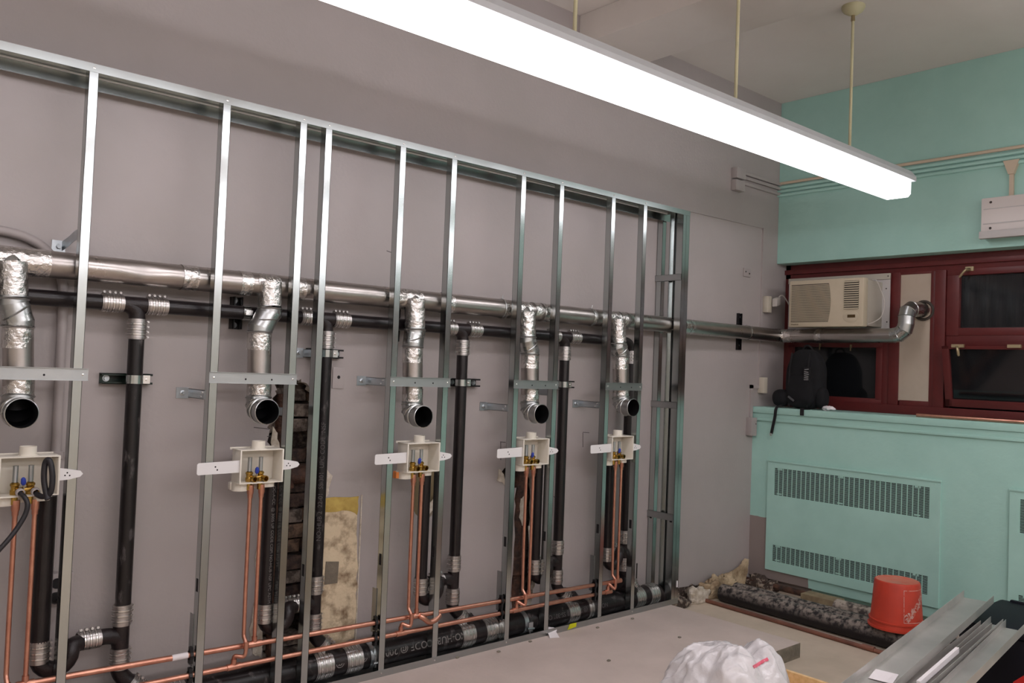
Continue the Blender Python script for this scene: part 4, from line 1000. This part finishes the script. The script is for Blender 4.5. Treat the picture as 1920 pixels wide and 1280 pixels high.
# ================================================================== THINGS ON THE SILL
bk=thing('backpack','black backpack standing on the sill under the air conditioner','backpack',(-.10,-.31,1.205))
def blob(cx,cy,cz,sx,sy,sz,nu=28,nv=20,pw=2.6,f=None):
    b=MB(); vs=[];fs=[]
    for j in range(nv+1):
        ph=-PI/2+PI*j/nv
        for i in range(nu):
            th=2*PI*i/nu; c=lambda q,e: math.copysign(abs(q)**(2/e),q)
            x=c(math.cos(ph),pw)*c(math.cos(th),pw); y=c(math.cos(ph),pw)*c(math.sin(th),pw); z=c(math.sin(ph),pw)
            p=Vector((cx+sx*x,cy+sy*y,cz+sz*z))
            if f: p=f(p)
            vs.append(p)
    for j in range(nv):
        for i in range(nu): fs.append((j*nu+i,j*nu+(i+1)%nu,(j+1)*nu+(i+1)%nu,(j+1)*nu+i))
    b.add(vs,fs); return b
def bodyf(p):
    k=(p.z-1.205)/.42; s=1-.42*max(0,k-.45)**1.3; p.y=-.32+(p.y+.32)*s*(1+.08*noise.noise(p*9)); p.x=-.10+(p.x+.10)*(1-.25*max(0,k-.4))+.006*noise.noise(p*14); return p
b=blob(-.10,-.32,1.416,.085,.145,.212,36,28,3.2,bodyf); mesh_obj('main_compartment',b,'fabric_black',bk,angle=80)
def pockf(p): p.x+=.006*noise.noise(p*16); return p
b=blob(-.175,-.32,1.33,.035,.105,.115,28,20,3,pockf); mesh_obj('front_pocket',b,'fabric_black',bk,angle=80)
b=blob(-.16,-.165,1.275,.05,.062,.062,24,16,2.5,pockf); mesh_obj('side_pocket',b,'fabric_black',bk,angle=80)
b=blob(-.12,-.455,1.29,.05,.045,.075,24,16,2.5,pockf); mesh_obj('side_pocket',b,'fabric_black',bk,angle=80)
b=MB(); b.tube(spline([(-.07,-.27,1.60),(-.075,-.285,1.645),(-.08,-.32,1.655),(-.075,-.345,1.635),(-.07,-.355,1.60)],5),.007,8); mesh_obj('carry_handle',b,'webbing',bk)
b=MB(); b.add([(-.205,-.358,1.40),(-.205,-.402,1.40),(-.199,-.402,1.50),(-.199,-.358,1.50),(-.19,-.358,1.40),(-.19,-.402,1.40),(-.18,-.402,1.50),(-.18,-.358,1.50)],[(0,1,2,3),(4,7,6,5),(0,4,5,1),(3,2,6,7),(0,3,7,4),(1,5,6,2)])
mesh_obj('front_panel',b,'webbing',bk)
for k in range(6):
    b=MB(); zz=1.412+k*.014; b.bar((-.2085+k*.001,-.364+random.uniform(-.003,.003),zz),(-.2085+k*.001,-.396+random.uniform(-.003,.003),zz+random.uniform(-.005,.005)),.004,.005,up=(0,0,1)); mesh_obj('emblem_stroke',b,'patch_silver',bk)
b=MB(); b.obox((-.217,-.275,1.275),(0,-.8,-.55),(0,.55,-.8),(1,0,0),.055,.014,.003); mesh_obj('tag_patch',b,'grey_patch',bk)
for ys in (-.245,-.385):
    b=MB(); 
    pts=spline([(-.19,ys,1.22),(-.20,ys,1.35),(-.19,ys,1.5),(-.15,ys+.01,1.60)],6)
    for i in range(len(pts)-1): b.obox((pts[i]+pts[i+1])/2,(pts[i+1]-pts[i]),(0,1,0),(1,0,0),(pts[i+1]-pts[i]).length*1.1,.012,.004)
    mesh_obj('compression_strap',b,'webbing',bk)
b=MB(); pts=spline([(-.22,-.205,1.225),(-.275,-.205,1.214),(-.288,-.20,1.19),(-.288,-.195,1.14),(-.287,-.18,1.07),(-.287,-.170,1.02)],6)
for i in range(len(pts)-1): b.obox((pts[i]+pts[i+1])/2,(pts[i+1]-pts[i]),(0,1,.0),(1,0,0) if abs((pts[i+1]-pts[i]).x)<abs((pts[i+1]-pts[i]).z) else (0,0,1),(pts[i+1]-pts[i]).length*1.2,.022,.003)
st=mesh_obj('hanging_strap',b,'webbing',bk)
b=MB(); b.lathe((-.289,-.170,1.015),(-1,0,0),[(-.003,.006),(-.003,.010),(.003,.010),(.003,.006)],12); mesh_obj('strap_ring',b,'steel_bright',st)
b=MB(); b.box(-.289,-.284,-.415,-.388,1.165,1.215); b.box(-.285,-.2,-.415,-.388,1.206,1.211); mesh_obj('hanging_strap',b,'webbing',bk)
# crumpled wrapper
b=blob(-.17,-.535,1.222,.03,.05,.016,14,8,2,lambda p: p+Vector((.008*noise.noise(p*60),.014*noise.noise(p*50+Vector((3,0,0))),.008*noise.noise(p*70)))); o=mesh_obj('crumpled_wrapper',b,'paper',origin=(-.17,-.535,1.205),angle=10); tag(o,'crumpled silvery wrapper on the sill beside the backpack','litter')
b=MB(); b.tube([(-.20,-1.14,1.217),(-.20,-3.2,1.217)],.011,14); o=mesh_obj('copper_pipe',b,'copper',origin=(-.20,-2,1.206)); tag(o,'bare copper pipe lying along the window sill','pipe')

# ================================================================== RADIATOR COVERS
def grille(parent,y0,y1,z0,z1,cols,rows,x):
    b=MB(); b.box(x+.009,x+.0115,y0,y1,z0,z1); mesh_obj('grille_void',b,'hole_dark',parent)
    b=MB()
    for k in range(cols+1):
        yy=y0+(y1-y0)*k/cols; b.box(x-.0005,x+.002,yy-.0026,yy+.0026,z0,z1)
    for k in range(rows+1):
        zz=z0+(z1-z0)*k/rows; b.box(x,x+.002,y0,y1,zz-.0012,zz+.0012)
    for fy in (.04,.46,.93):
        yy=y1-(y1-y0)*fy; b.box(x-.0005,x+.002,yy-.018,yy+.018,z1-.012,z1); b.box(x-.001,x+.002,yy-.018,yy+.018,z0+.006,z0+.014)
    mesh_obj('grille',b,'teal_panel',parent,smooth=False)
def cover(y1,y0,label):
    t=thing('radiator_cover',label,'radiator cover',(XS,(y0+y1)/2,.03)); xf=XS-.014
    gy0,gy1=y0+.063,y1-.052; Z=[(.062,.828)]
    g=[(.128,.242),(.591,.782)]
    b=MB()
    b.box(xf,XS,y0,y1,.062,g[0][0]); b.box(xf,XS,y0,y1,g[0][1],g[1][0]); b.box(xf,XS,y0,y1,g[1][1],.828)
    for a,c in g: b.box(xf,XS,y0,gy0,a,c); b.box(xf,XS,gy1,y1,a,c)
    mesh_obj('panel',b,'teal_panel',t,smooth=False)
    b=MB(); b.box(xf-.006,xf+.004,y0-.004,y1+.004,.822,.834); mesh_obj('top_lip',b,'teal_panel',t,bevel=.002)
    grille(t,gy0,gy1,g[0][0],g[0][1],30,14,xf+.002); grille(t,gy0,gy1,g[1][0],g[1][1],31,24,xf+.002)
    for yy,zz in ((y1-.03,.805),(y0+.03,.805),((y0+y1)/2,.808)):
        b=MB(); b.lathe((xf,yy,zz),(-1,0,0),[(0,.004),(.002,.003),(.002,0)],8); mesh_obj('screw_head',b,'teal_panel',t)
cover(-.142,-1.325,'teal radiator cover with two perforated grilles near the corner')
cover(-1.705,-2.89,'second teal radiator cover cut by the right picture edge')

# ================================================================== FLOOR THINGS BY THE RADIATOR
def fpipe(label,a,c,r,m,name='loose_pipe',cat='pipe',hollow=True,group=None):
    a=Vector(a); c=Vector(c); d=(c-a).normalized(); b=MB(); L=(c-a).length
    n=16; b.tube([a.lerp(c,k/n) for k in range(n+1)],r,24,caps=False)
    b.lathe(a,d,[(0,r),(0,r*.88),(.1,r*.86)],24); b.lathe(c,-d,[(0,r),(0,r*.88),(.1,r*.86)],24)
    o=mesh_obj(name,b,m,origin=(a+c)/2-Vector((0,0,r)),angle=50); return tag(o,label,cat,group)
A=at(1362,1112,z=-.025); B_=at(1690,1212,z=-.025)
pA=Vector((-.80,-.16,-.023)); 
fpipe('dusty black iron pipe lying in front, beside the long floor copper',(-.815,-.165,FL+.0575),(-.86,-1.95,FL+.0575),.057,'iron_dusty')
fpipe('dusty black iron pipe lying behind the front one',(-.70,-.19,FL+.0575),(-.735,-2.0,FL+.0575),.057,'iron_dusty')
fpipe('short pale dusty pipe end lying against the wood block',(-.50,-.80,FL+.0575),(-.56,-1.80,FL+.0575),.057,'iron_pale')
b=MB(); b.tube([(-.93,-.07,FL+.0125),(-.955,-.7,FL+.0125),(-.985,-1.30,FL+.0125),(-1.02,-2.6,FL+.0125)],.0125,12); b.lathe((-.983,-1.24,FL+.0155),(-.04,-1,0),[(-.035,.012),(-.035,.0155),(.035,.0155),(.035,.012)],14)
o=mesh_obj('copper_pipe',b,'copper_dull',origin=(-.97,-1,FL)); tag(o,'dull copper pipe lying along the floor in front of the black pipes','pipe')
b=MB(); b.tube([(-.34,-.02,FL+.052),(-.33,-1.2,FL+.05),(-.34,-3.0,FL+.05)],.022,12); o=mesh_obj('steam_pipe',b,'old_iron',origin=(-.33,-1.2,FL+.03)); tag(o,'old brown radiator pipe along the wall foot behind the bucket','pipe')
b=MB(); b.box(-.52,-.40,-.80,-.56,FL+.001,FL+.10); o=mesh_obj('wood_block',b,'wood_grey',origin=(-.46,-.68,FL),bevel=.004); tag(o,'weathered wood block on the floor behind the pipes','block')
# bucket upside down
BX,BY=-.78,-1.30
bu=thing('bucket','orange plastic bucket standing upside down on the floor by the grille','bucket',(BX,BY,FL+.116))
zb_=FL+.085; hb=.36
A1=at(1679,1085,z=.30)
BX,BY=-.78,-1.30
zb_=.036; hb=.262; 
b=MB(); b.lathe((BX,BY,zb_),(0,0,1),[(0,.146),(0,.150),(.012,.151),(.014,.144),(.035,.141),(.037,.146),(.045,.146),(.047,.138),(.07,.135),(hb-.012,.121),(hb-.003,.118),(hb,.113)],48)
mesh_obj('wall',b,'bucket',bu,angle=40)
b=MB(); b.lathe((BX,BY,zb_+hb),(0,0,1),[(0,.113),(-.002,.107),(-.004,.0)],48); mesh_obj('base',b,'bucket_dusty',bu)['label']='dusty paler bucket base on top'
# printed panel and lettering
ang0=math.atan2(CAM.y-BY,CAM.x-BX)+.28
def onb(a,h): 
    k=(h-.07)/(hb-.082); r=.135+(.121-.135)*k+.0006; return Vector((BX+r*math.cos(a),BY+r*math.sin(a),zb_+h))
def bpatch(name,a0,a1,h0,h1,m,off=.0):
    b=MB(); n=10; vs=[]
    for i in range(n+1):
        a=a0+(a1-a0)*i/n
        for h in (h0,h1):
            p=onb(a,h); q=Vector((p.x-BX,p.y-BY,0)).normalized(); vs+= [p+q*off,p+q*(off+.0006)]
    fs=[]
    for i in range(n):
        o=i*4; fs+=[(o+1,o+5,o+7,o+3),(o,o+2,o+6,o+4),(o,o+4,o+5,o+1),(o+2,o+3,o+7,o+6)]
    b.add(vs,fs); return mesh_obj(name,b,m,bu)
a0=ang0; a1=ang0+1.35
for (p,q,r,s) in ((a0,a0+.02,.055,.232),(a1-.02,a1,.055,.232),(a0,a1,.055,.0585),(a0,a1,.2285,.232)): bpatch('print_border',p,q,r,s,'bucket_print')
def bucket_text(body,size,ac_,hc,rot):
    c=bpy.data.curves.new('lettering','FONT'); c.body=body; c.size=size; c.align_x='CENTER'; c.align_y='CENTER'; c.offset=.0012; c.extrude=.0004; c.resolution_u=2
    t=bpy.data.objects.new('lettering',c); COL.objects.link(t); me=bpy.data.meshes.new_from_object(t.evaluated_get(bpy.context.evaluated_depsgraph_get())); bpy.data.objects.remove(t)
    for v in me.vertices:
        x,y=v.co.x,v.co.y; X_=x*math.cos(rot)-y*math.sin(rot); Y_=x*math.sin(rot)+y*math.cos(rot)
        p=onb(ac_+X_/.132,hc+Y_); q=Vector((p.x-BX,p.y-BY,0)).normalized(); v.co=p+q*(.0006+v.co.z)-ROOT[bu.name]
    me.materials.clear(); me.materials.append(MATS['bucket_print']); o=bpy.data.objects.new('lettering',me); COL.objects.link(o); o.parent=bu
# the bucket is upside down, so is its printing
am=(a0+a1)/2
R_=PI+.72
bucket_text('THE',.030,am-.42,.085,R_); bucket_text('HOME',.050,am-.20,.125,R_); bucket_text('DEPOT',.048,am+.10,.165,R_)

# rubble: insulation and plaster lumps
def rubble(label,x,y,sx,sy,sz,seed,m,name='plaster_chunk',z0=FL,amp=.35,group=None):
    def f(p):
        v=Vector((p.x-x,p.y-y,p.z-z0)); n_=noise.noise(p*18+Vector((seed,0,0)))+.6*noise.noise(p*45+Vector((0,seed,0)))
        q=Vector((x,y,z0))+v*(1+amp*n_); q.z=max(q.z,z0); return q
    b=blob(x,y,z0+sz*.8,sx,sy,sz,26,18,2.4,f); o=mesh_obj(name,b,m,origin=(x,y,z0),angle=25); return tag(o,label,'rubble',group)
q=lambda px,py: at(px,py,z=FL)
rubble('pale wedge of broken plaster leaning at the wall foot',-.98,-.085,.10,.045,.055,1,'plaster_edge')
rubble('long tan lump of fibrous debris against the wall',-.72,-.07,.19,.055,.075,2,'rubble')
b=MB(); P=jag([(-.60,FL),(-.40,FL),(-.355,.03),(-.345,.115),(-.42,.075),(-.54,.035)],.006,5,3); b.prism(P,'y',-.055,-.02); o=mesh_obj('plaster_chunk',b,'rubble',origin=(-.48,-.04,FL)); tag(o,'jagged upright piece of torn plaster in the corner','rubble')
rubble('dark pile of grit and plaster crumbs by the corner post',-1.20,-.09,.11,.05,.035,4,'rubble_dark')
rubble('dark broken gap debris behind the pipes in the corner',-.33,-.16,.05,.12,.05,5,'rubble_dark')
for i,(px,py,s) in enumerate(((1313,1128,.018),(1300,1120,.012),(1290,1122,.01),(1283,1124,.009),(1345,1113,.012))):
    p=q(px,py); rubble(('dark crumb of rubble at the pad corner, largest of the loose crumbs','small dark crumb close to the plaster wedge','small dark crumb at the left end of the grit pile','smallest dark crumb beside the corner post','dark crumb by the end of the floor copper pipe')[i],p.x,p.y,s,s,s*.7,7+i,'rubble_dark','rubble_crumb',group='small floor crumbs')
for i,(px,py) in enumerate(((935,1222),(994,1203),(1141,1239),(1186,1160),(1120,1177),(857,1233),(1274,1195))):
    p=at(px,py,z=0); rubble(('tiny grey crumb on the pad in front of the third bay','tiny grey crumb on the pad near the bottom track, left of the paper scrap','grey crumb on the pad nearest the trash bag','tiny crumb on the pad right of the yellow tag','tiny crumb on the pad between paper scrap and its right neighbour','leftmost tiny crumb on the pad','tiny crumb in the middle of the open pad, behind the bag')[i],p.x,p.y,.011,.009,.004,20+i,'concrete_side','pad_crumb',z0=0.0,group='crumbs on the pad')
# paper scrap on pad
p=at(1040,1190,z=.004)
b=MB(); a=at(1031,1195,z=.004); b.add([(a.x,a.y,.001),(a.x+.05,a.y-.02,.001),(a.x+.075,a.y+.03,.012),(a.x+.028,a.y+.045,.012),(a.x+.10,a.y+.045,.022),(a.x+.06,a.y+.075,.03),
  (a.x,a.y,.003),(a.x+.05,a.y-.02,.003),(a.x+.075,a.y+.03,.014),(a.x+.028,a.y+.045,.014),(a.x+.10,a.y+.045,.024),(a.x+.06,a.y+.075,.032)],
  [(0,1,2,3),(3,2,4,5),(6,9,8,7),(9,11,10,8),(0,6,7,1),(1,7,8,2),(2,8,10,4),(4,10,11,5),(5,11,9,3),(3,9,6,0)])
o=mesh_obj('paper_scrap',b,'paper',origin=(a.x,a.y,0),smooth=False); tag(o,'folded white paper scrap on the pad in front of the bottom track','paper')

# ================================================================== FOREGROUND
ZC=.385
def channel(label,pa,pb,pc,h=.034,ext=1.0,z=ZC,t=.0016,name='steel_channel'):
    # pa/pb: left edge far and near pixels, pc: far right pixel
    A=at(*pa,z=z); Bn=at(*pb,z=z); Cc=at(*pc,z=z)
    d=(Bn-A).normalized(); wv=(Cc-A); wv=wv-d*wv.dot(d); wd=wv.length; wn=wv.normalized()
    L=(Bn-A).length+ext; b=MB(); up=Vector((0,0,1))
    b.obox(A+d*L/2+wn*wd/2+up*t/2,d,wn,up,L,wd,t)
    b.obox(A+d*L/2+wn*t/2+up*h/2,d,wn,up,L,t,h)
    b.obox(A+d*L/2+wn*(wd-t/2)+up*h/2,d,wn,up,L,t,h)
    o=mesh_obj(name,b,'galv_loose',origin=A+d*L/2+wn*wd/2,smooth=False); tag(o,label,'steel channel','loose steel channels'); return o,A,d,wn,wd
ch1,A1,d1,w1,wd1=channel('wide open steel channel lying topmost and leftmost of the stack',(1807,1120),(1600,1282),(1846,1146),z=.43)
ch2,*_=channel('thin steel channel squeezed between the two wide ones',(1838,1178),(1700,1290),(1858,1184),z=.392)
ch3,*_=channel('narrow steel channel with an upright lip beside the rightmost one',(1857,1170),(1720,1296),(1878,1184),z=.392)
ch4,A4,d4,w4,wd4=channel('wide steel channel nearest the right picture edge',(1880,1176),(1745,1300),(1925,1182),z=.40,h=.036)
b=MB(); up=Vector((0,0,1)); cpt=at(1657,1268,z=.434)
b.obox(cpt+up*.001,(d1+w1*.1),w1,up,.11,.075,.001); o=mesh_obj('shipping_label',b,'paper',origin=cpt,smooth=False); tag(o,'white paper label lying in the wide topmost channel','label')
b=MB(); a_=at(1795,1218,z=.43); c_=at(1722,1282,z=.43); b.bar(a_,c_,.012,.02); o=mesh_obj('plastic_strip',b,'paper',origin=(a_+c_)/2,smooth=False); tag(o,'narrow white strip lying between the channels','strip')
# black tote
to=thing('storage_tote','black plastic tote with ribbed lid under the steel channels','tote',(-1.28,-2.16,FL))
tx0,tx1,ty0,ty1=-1.62,-1.0,-2.46,-1.93
tx0,tx1,ty0,ty1=-1.55,-.97,-2.50,-1.90
b=MB(); b.add([(tx0+.05,ty0+.05,FL),(tx1-.05,ty0+.05,FL),(tx1-.05,ty1-.05,FL),(tx0+.05,ty1-.05,FL),(tx0+.01,ty0+.01,.325),(tx1-.01,ty0+.01,.325),(tx1-.01,ty1-.01,.325),(tx0+.01,ty1-.01,.325)],[(0,3,2,1),(4,5,6,7),(0,1,5,4),(1,2,6,5),(2,3,7,6),(3,0,4,7)]); mesh_obj('body',b,'tote',to,bevel=.015)
b=MB(); b.box(tx0,tx1,ty0,ty1,.325,.357); lid=mesh_obj('lid',b,'tote',to,bevel=.014)
for k in range(5):
    b=MB(); yy=ty1-.05-k*.11; b.box(tx1-.03,tx1-.004,yy-.085,yy,.350,.366); mesh_obj('lid_rib',b,'tote',to,bevel=.005)
b=MB(); b.box(tx0-.25,tx0-.05,-2.36,-2.22,FL,.22); o=mesh_obj('red_case',b,'red_plastic',origin=(tx0-.15,-2.29,FL),bevel=.015); tag(o,'red plastic case low at the right picture edge under the channels','case')
# plastic bag in a bin
bg=thing('trash_bag','crumpled white translucent trash bag with a red tie strip in the foreground','bag',(-3.33,-2.05,FL))
BXg,BYg=-3.46,-1.99; BH=.70
ROOT[bg.name]=Vector((BXg,BYg,FL)); bg.location=ROOT[bg.name]
wdir=Vector((.815,-.58,0)); ddir=Vector((.58,.815,0))
def bagf(p):
    v=Vector((p.x-BXg,p.y-BYg,0)); a=math.atan2(v.y,v.x); h=min(1,max(0,(p.z-FL)/BH))
    u=v.dot(wdir)/.21
    r=1+.07*noise.noise(p*5)*1.5+.035*math.sin(9*a+p.z*11)*h
    prof=-.055*max(0,-u)**1.6-.03*math.exp(-((u-.30)/.16)**2)-.05*max(0,u-.55)
    cr=noise.noise(Vector((p.x*7,p.y*7,p.z*7)))
    rid=-abs(noise.noise(Vector((p.x*13,p.y*13,p.z*9+4))))*.030-abs(noise.noise(Vector((p.x*30,p.y*30,p.z*22))))*.014
    k=max(0,(h-.55)/.45)
    q=Vector((BXg,BYg,p.z))+v*(r+rid*2.6)
    q.z+=k*(prof+.03*cr+rid)
    if q.z<FL: q.z=FL
    return q
b=blob(BXg,BYg,FL+BH/2,.232,.19,BH/2,150,110,3.3,bagf); bagob=mesh_obj('bag_body',b,'bag',bg,angle=80)
from mathutils.bvhtree import BVHTree
bm_=bmesh.new(); bm_.from_mesh(bagob.data); bm_.transform(Matrix.Translation(ROOT[bg.name])); bv=BVHTree.FromBMesh(bm_); bm_.free()
def onbag(px,py):
    d=(_fwd+RT*((px-960)/F_PX)+UP*((640-py)/F_PX)).normalized(); h=bv.ray_cast(CAM,d); return h
pts=[]
for t in range(7):
    for wv in (-1,1):
        h=onbag(1412+28*t/6+wv*1.5, 1250-15*t/6+wv*2.6)
        if h[0] is not None: pts.append(h[0]+h[1]*.002)
if len(pts)==14:
    b=MB(); b.add(pts+[q+Vector((0,0,-.0015)) for q in pts],[(2*i,2*i+1,2*i+3,2*i+2) for i in range(6)]+[(14+2*i,14+2*i+2,14+2*i+3,14+2*i+1) for i in range(6)]); mesh_obj('tie_strip',b,'bag_red',bg)['label']='red tie strip'
# wooden crate behind the bag
wc=thing('wood_crate','light wooden tray box, its rim showing right of the trash bag','crate',(-3.09,-2.2,FL))
for nm,(xa,xb,ya,yb,za,zb) in (('side_board',(-2.945,-2.93,-2.6,-1.86,FL,.40)),('side_board',(-3.23,-3.215,-2.6,-1.86,FL,.392)),('end_board',(-3.215,-2.945,-1.875,-1.86,FL,.392)),('end_board',(-3.215,-2.945,-2.6,-2.585,FL,.392)),('base_board',(-3.215,-2.945,-2.585,-1.875,.33,.345))):
    b=MB(); b.box(xa,xb,ya,yb,za,zb); mesh_obj(nm,b,'wood',wc,bevel=.002)
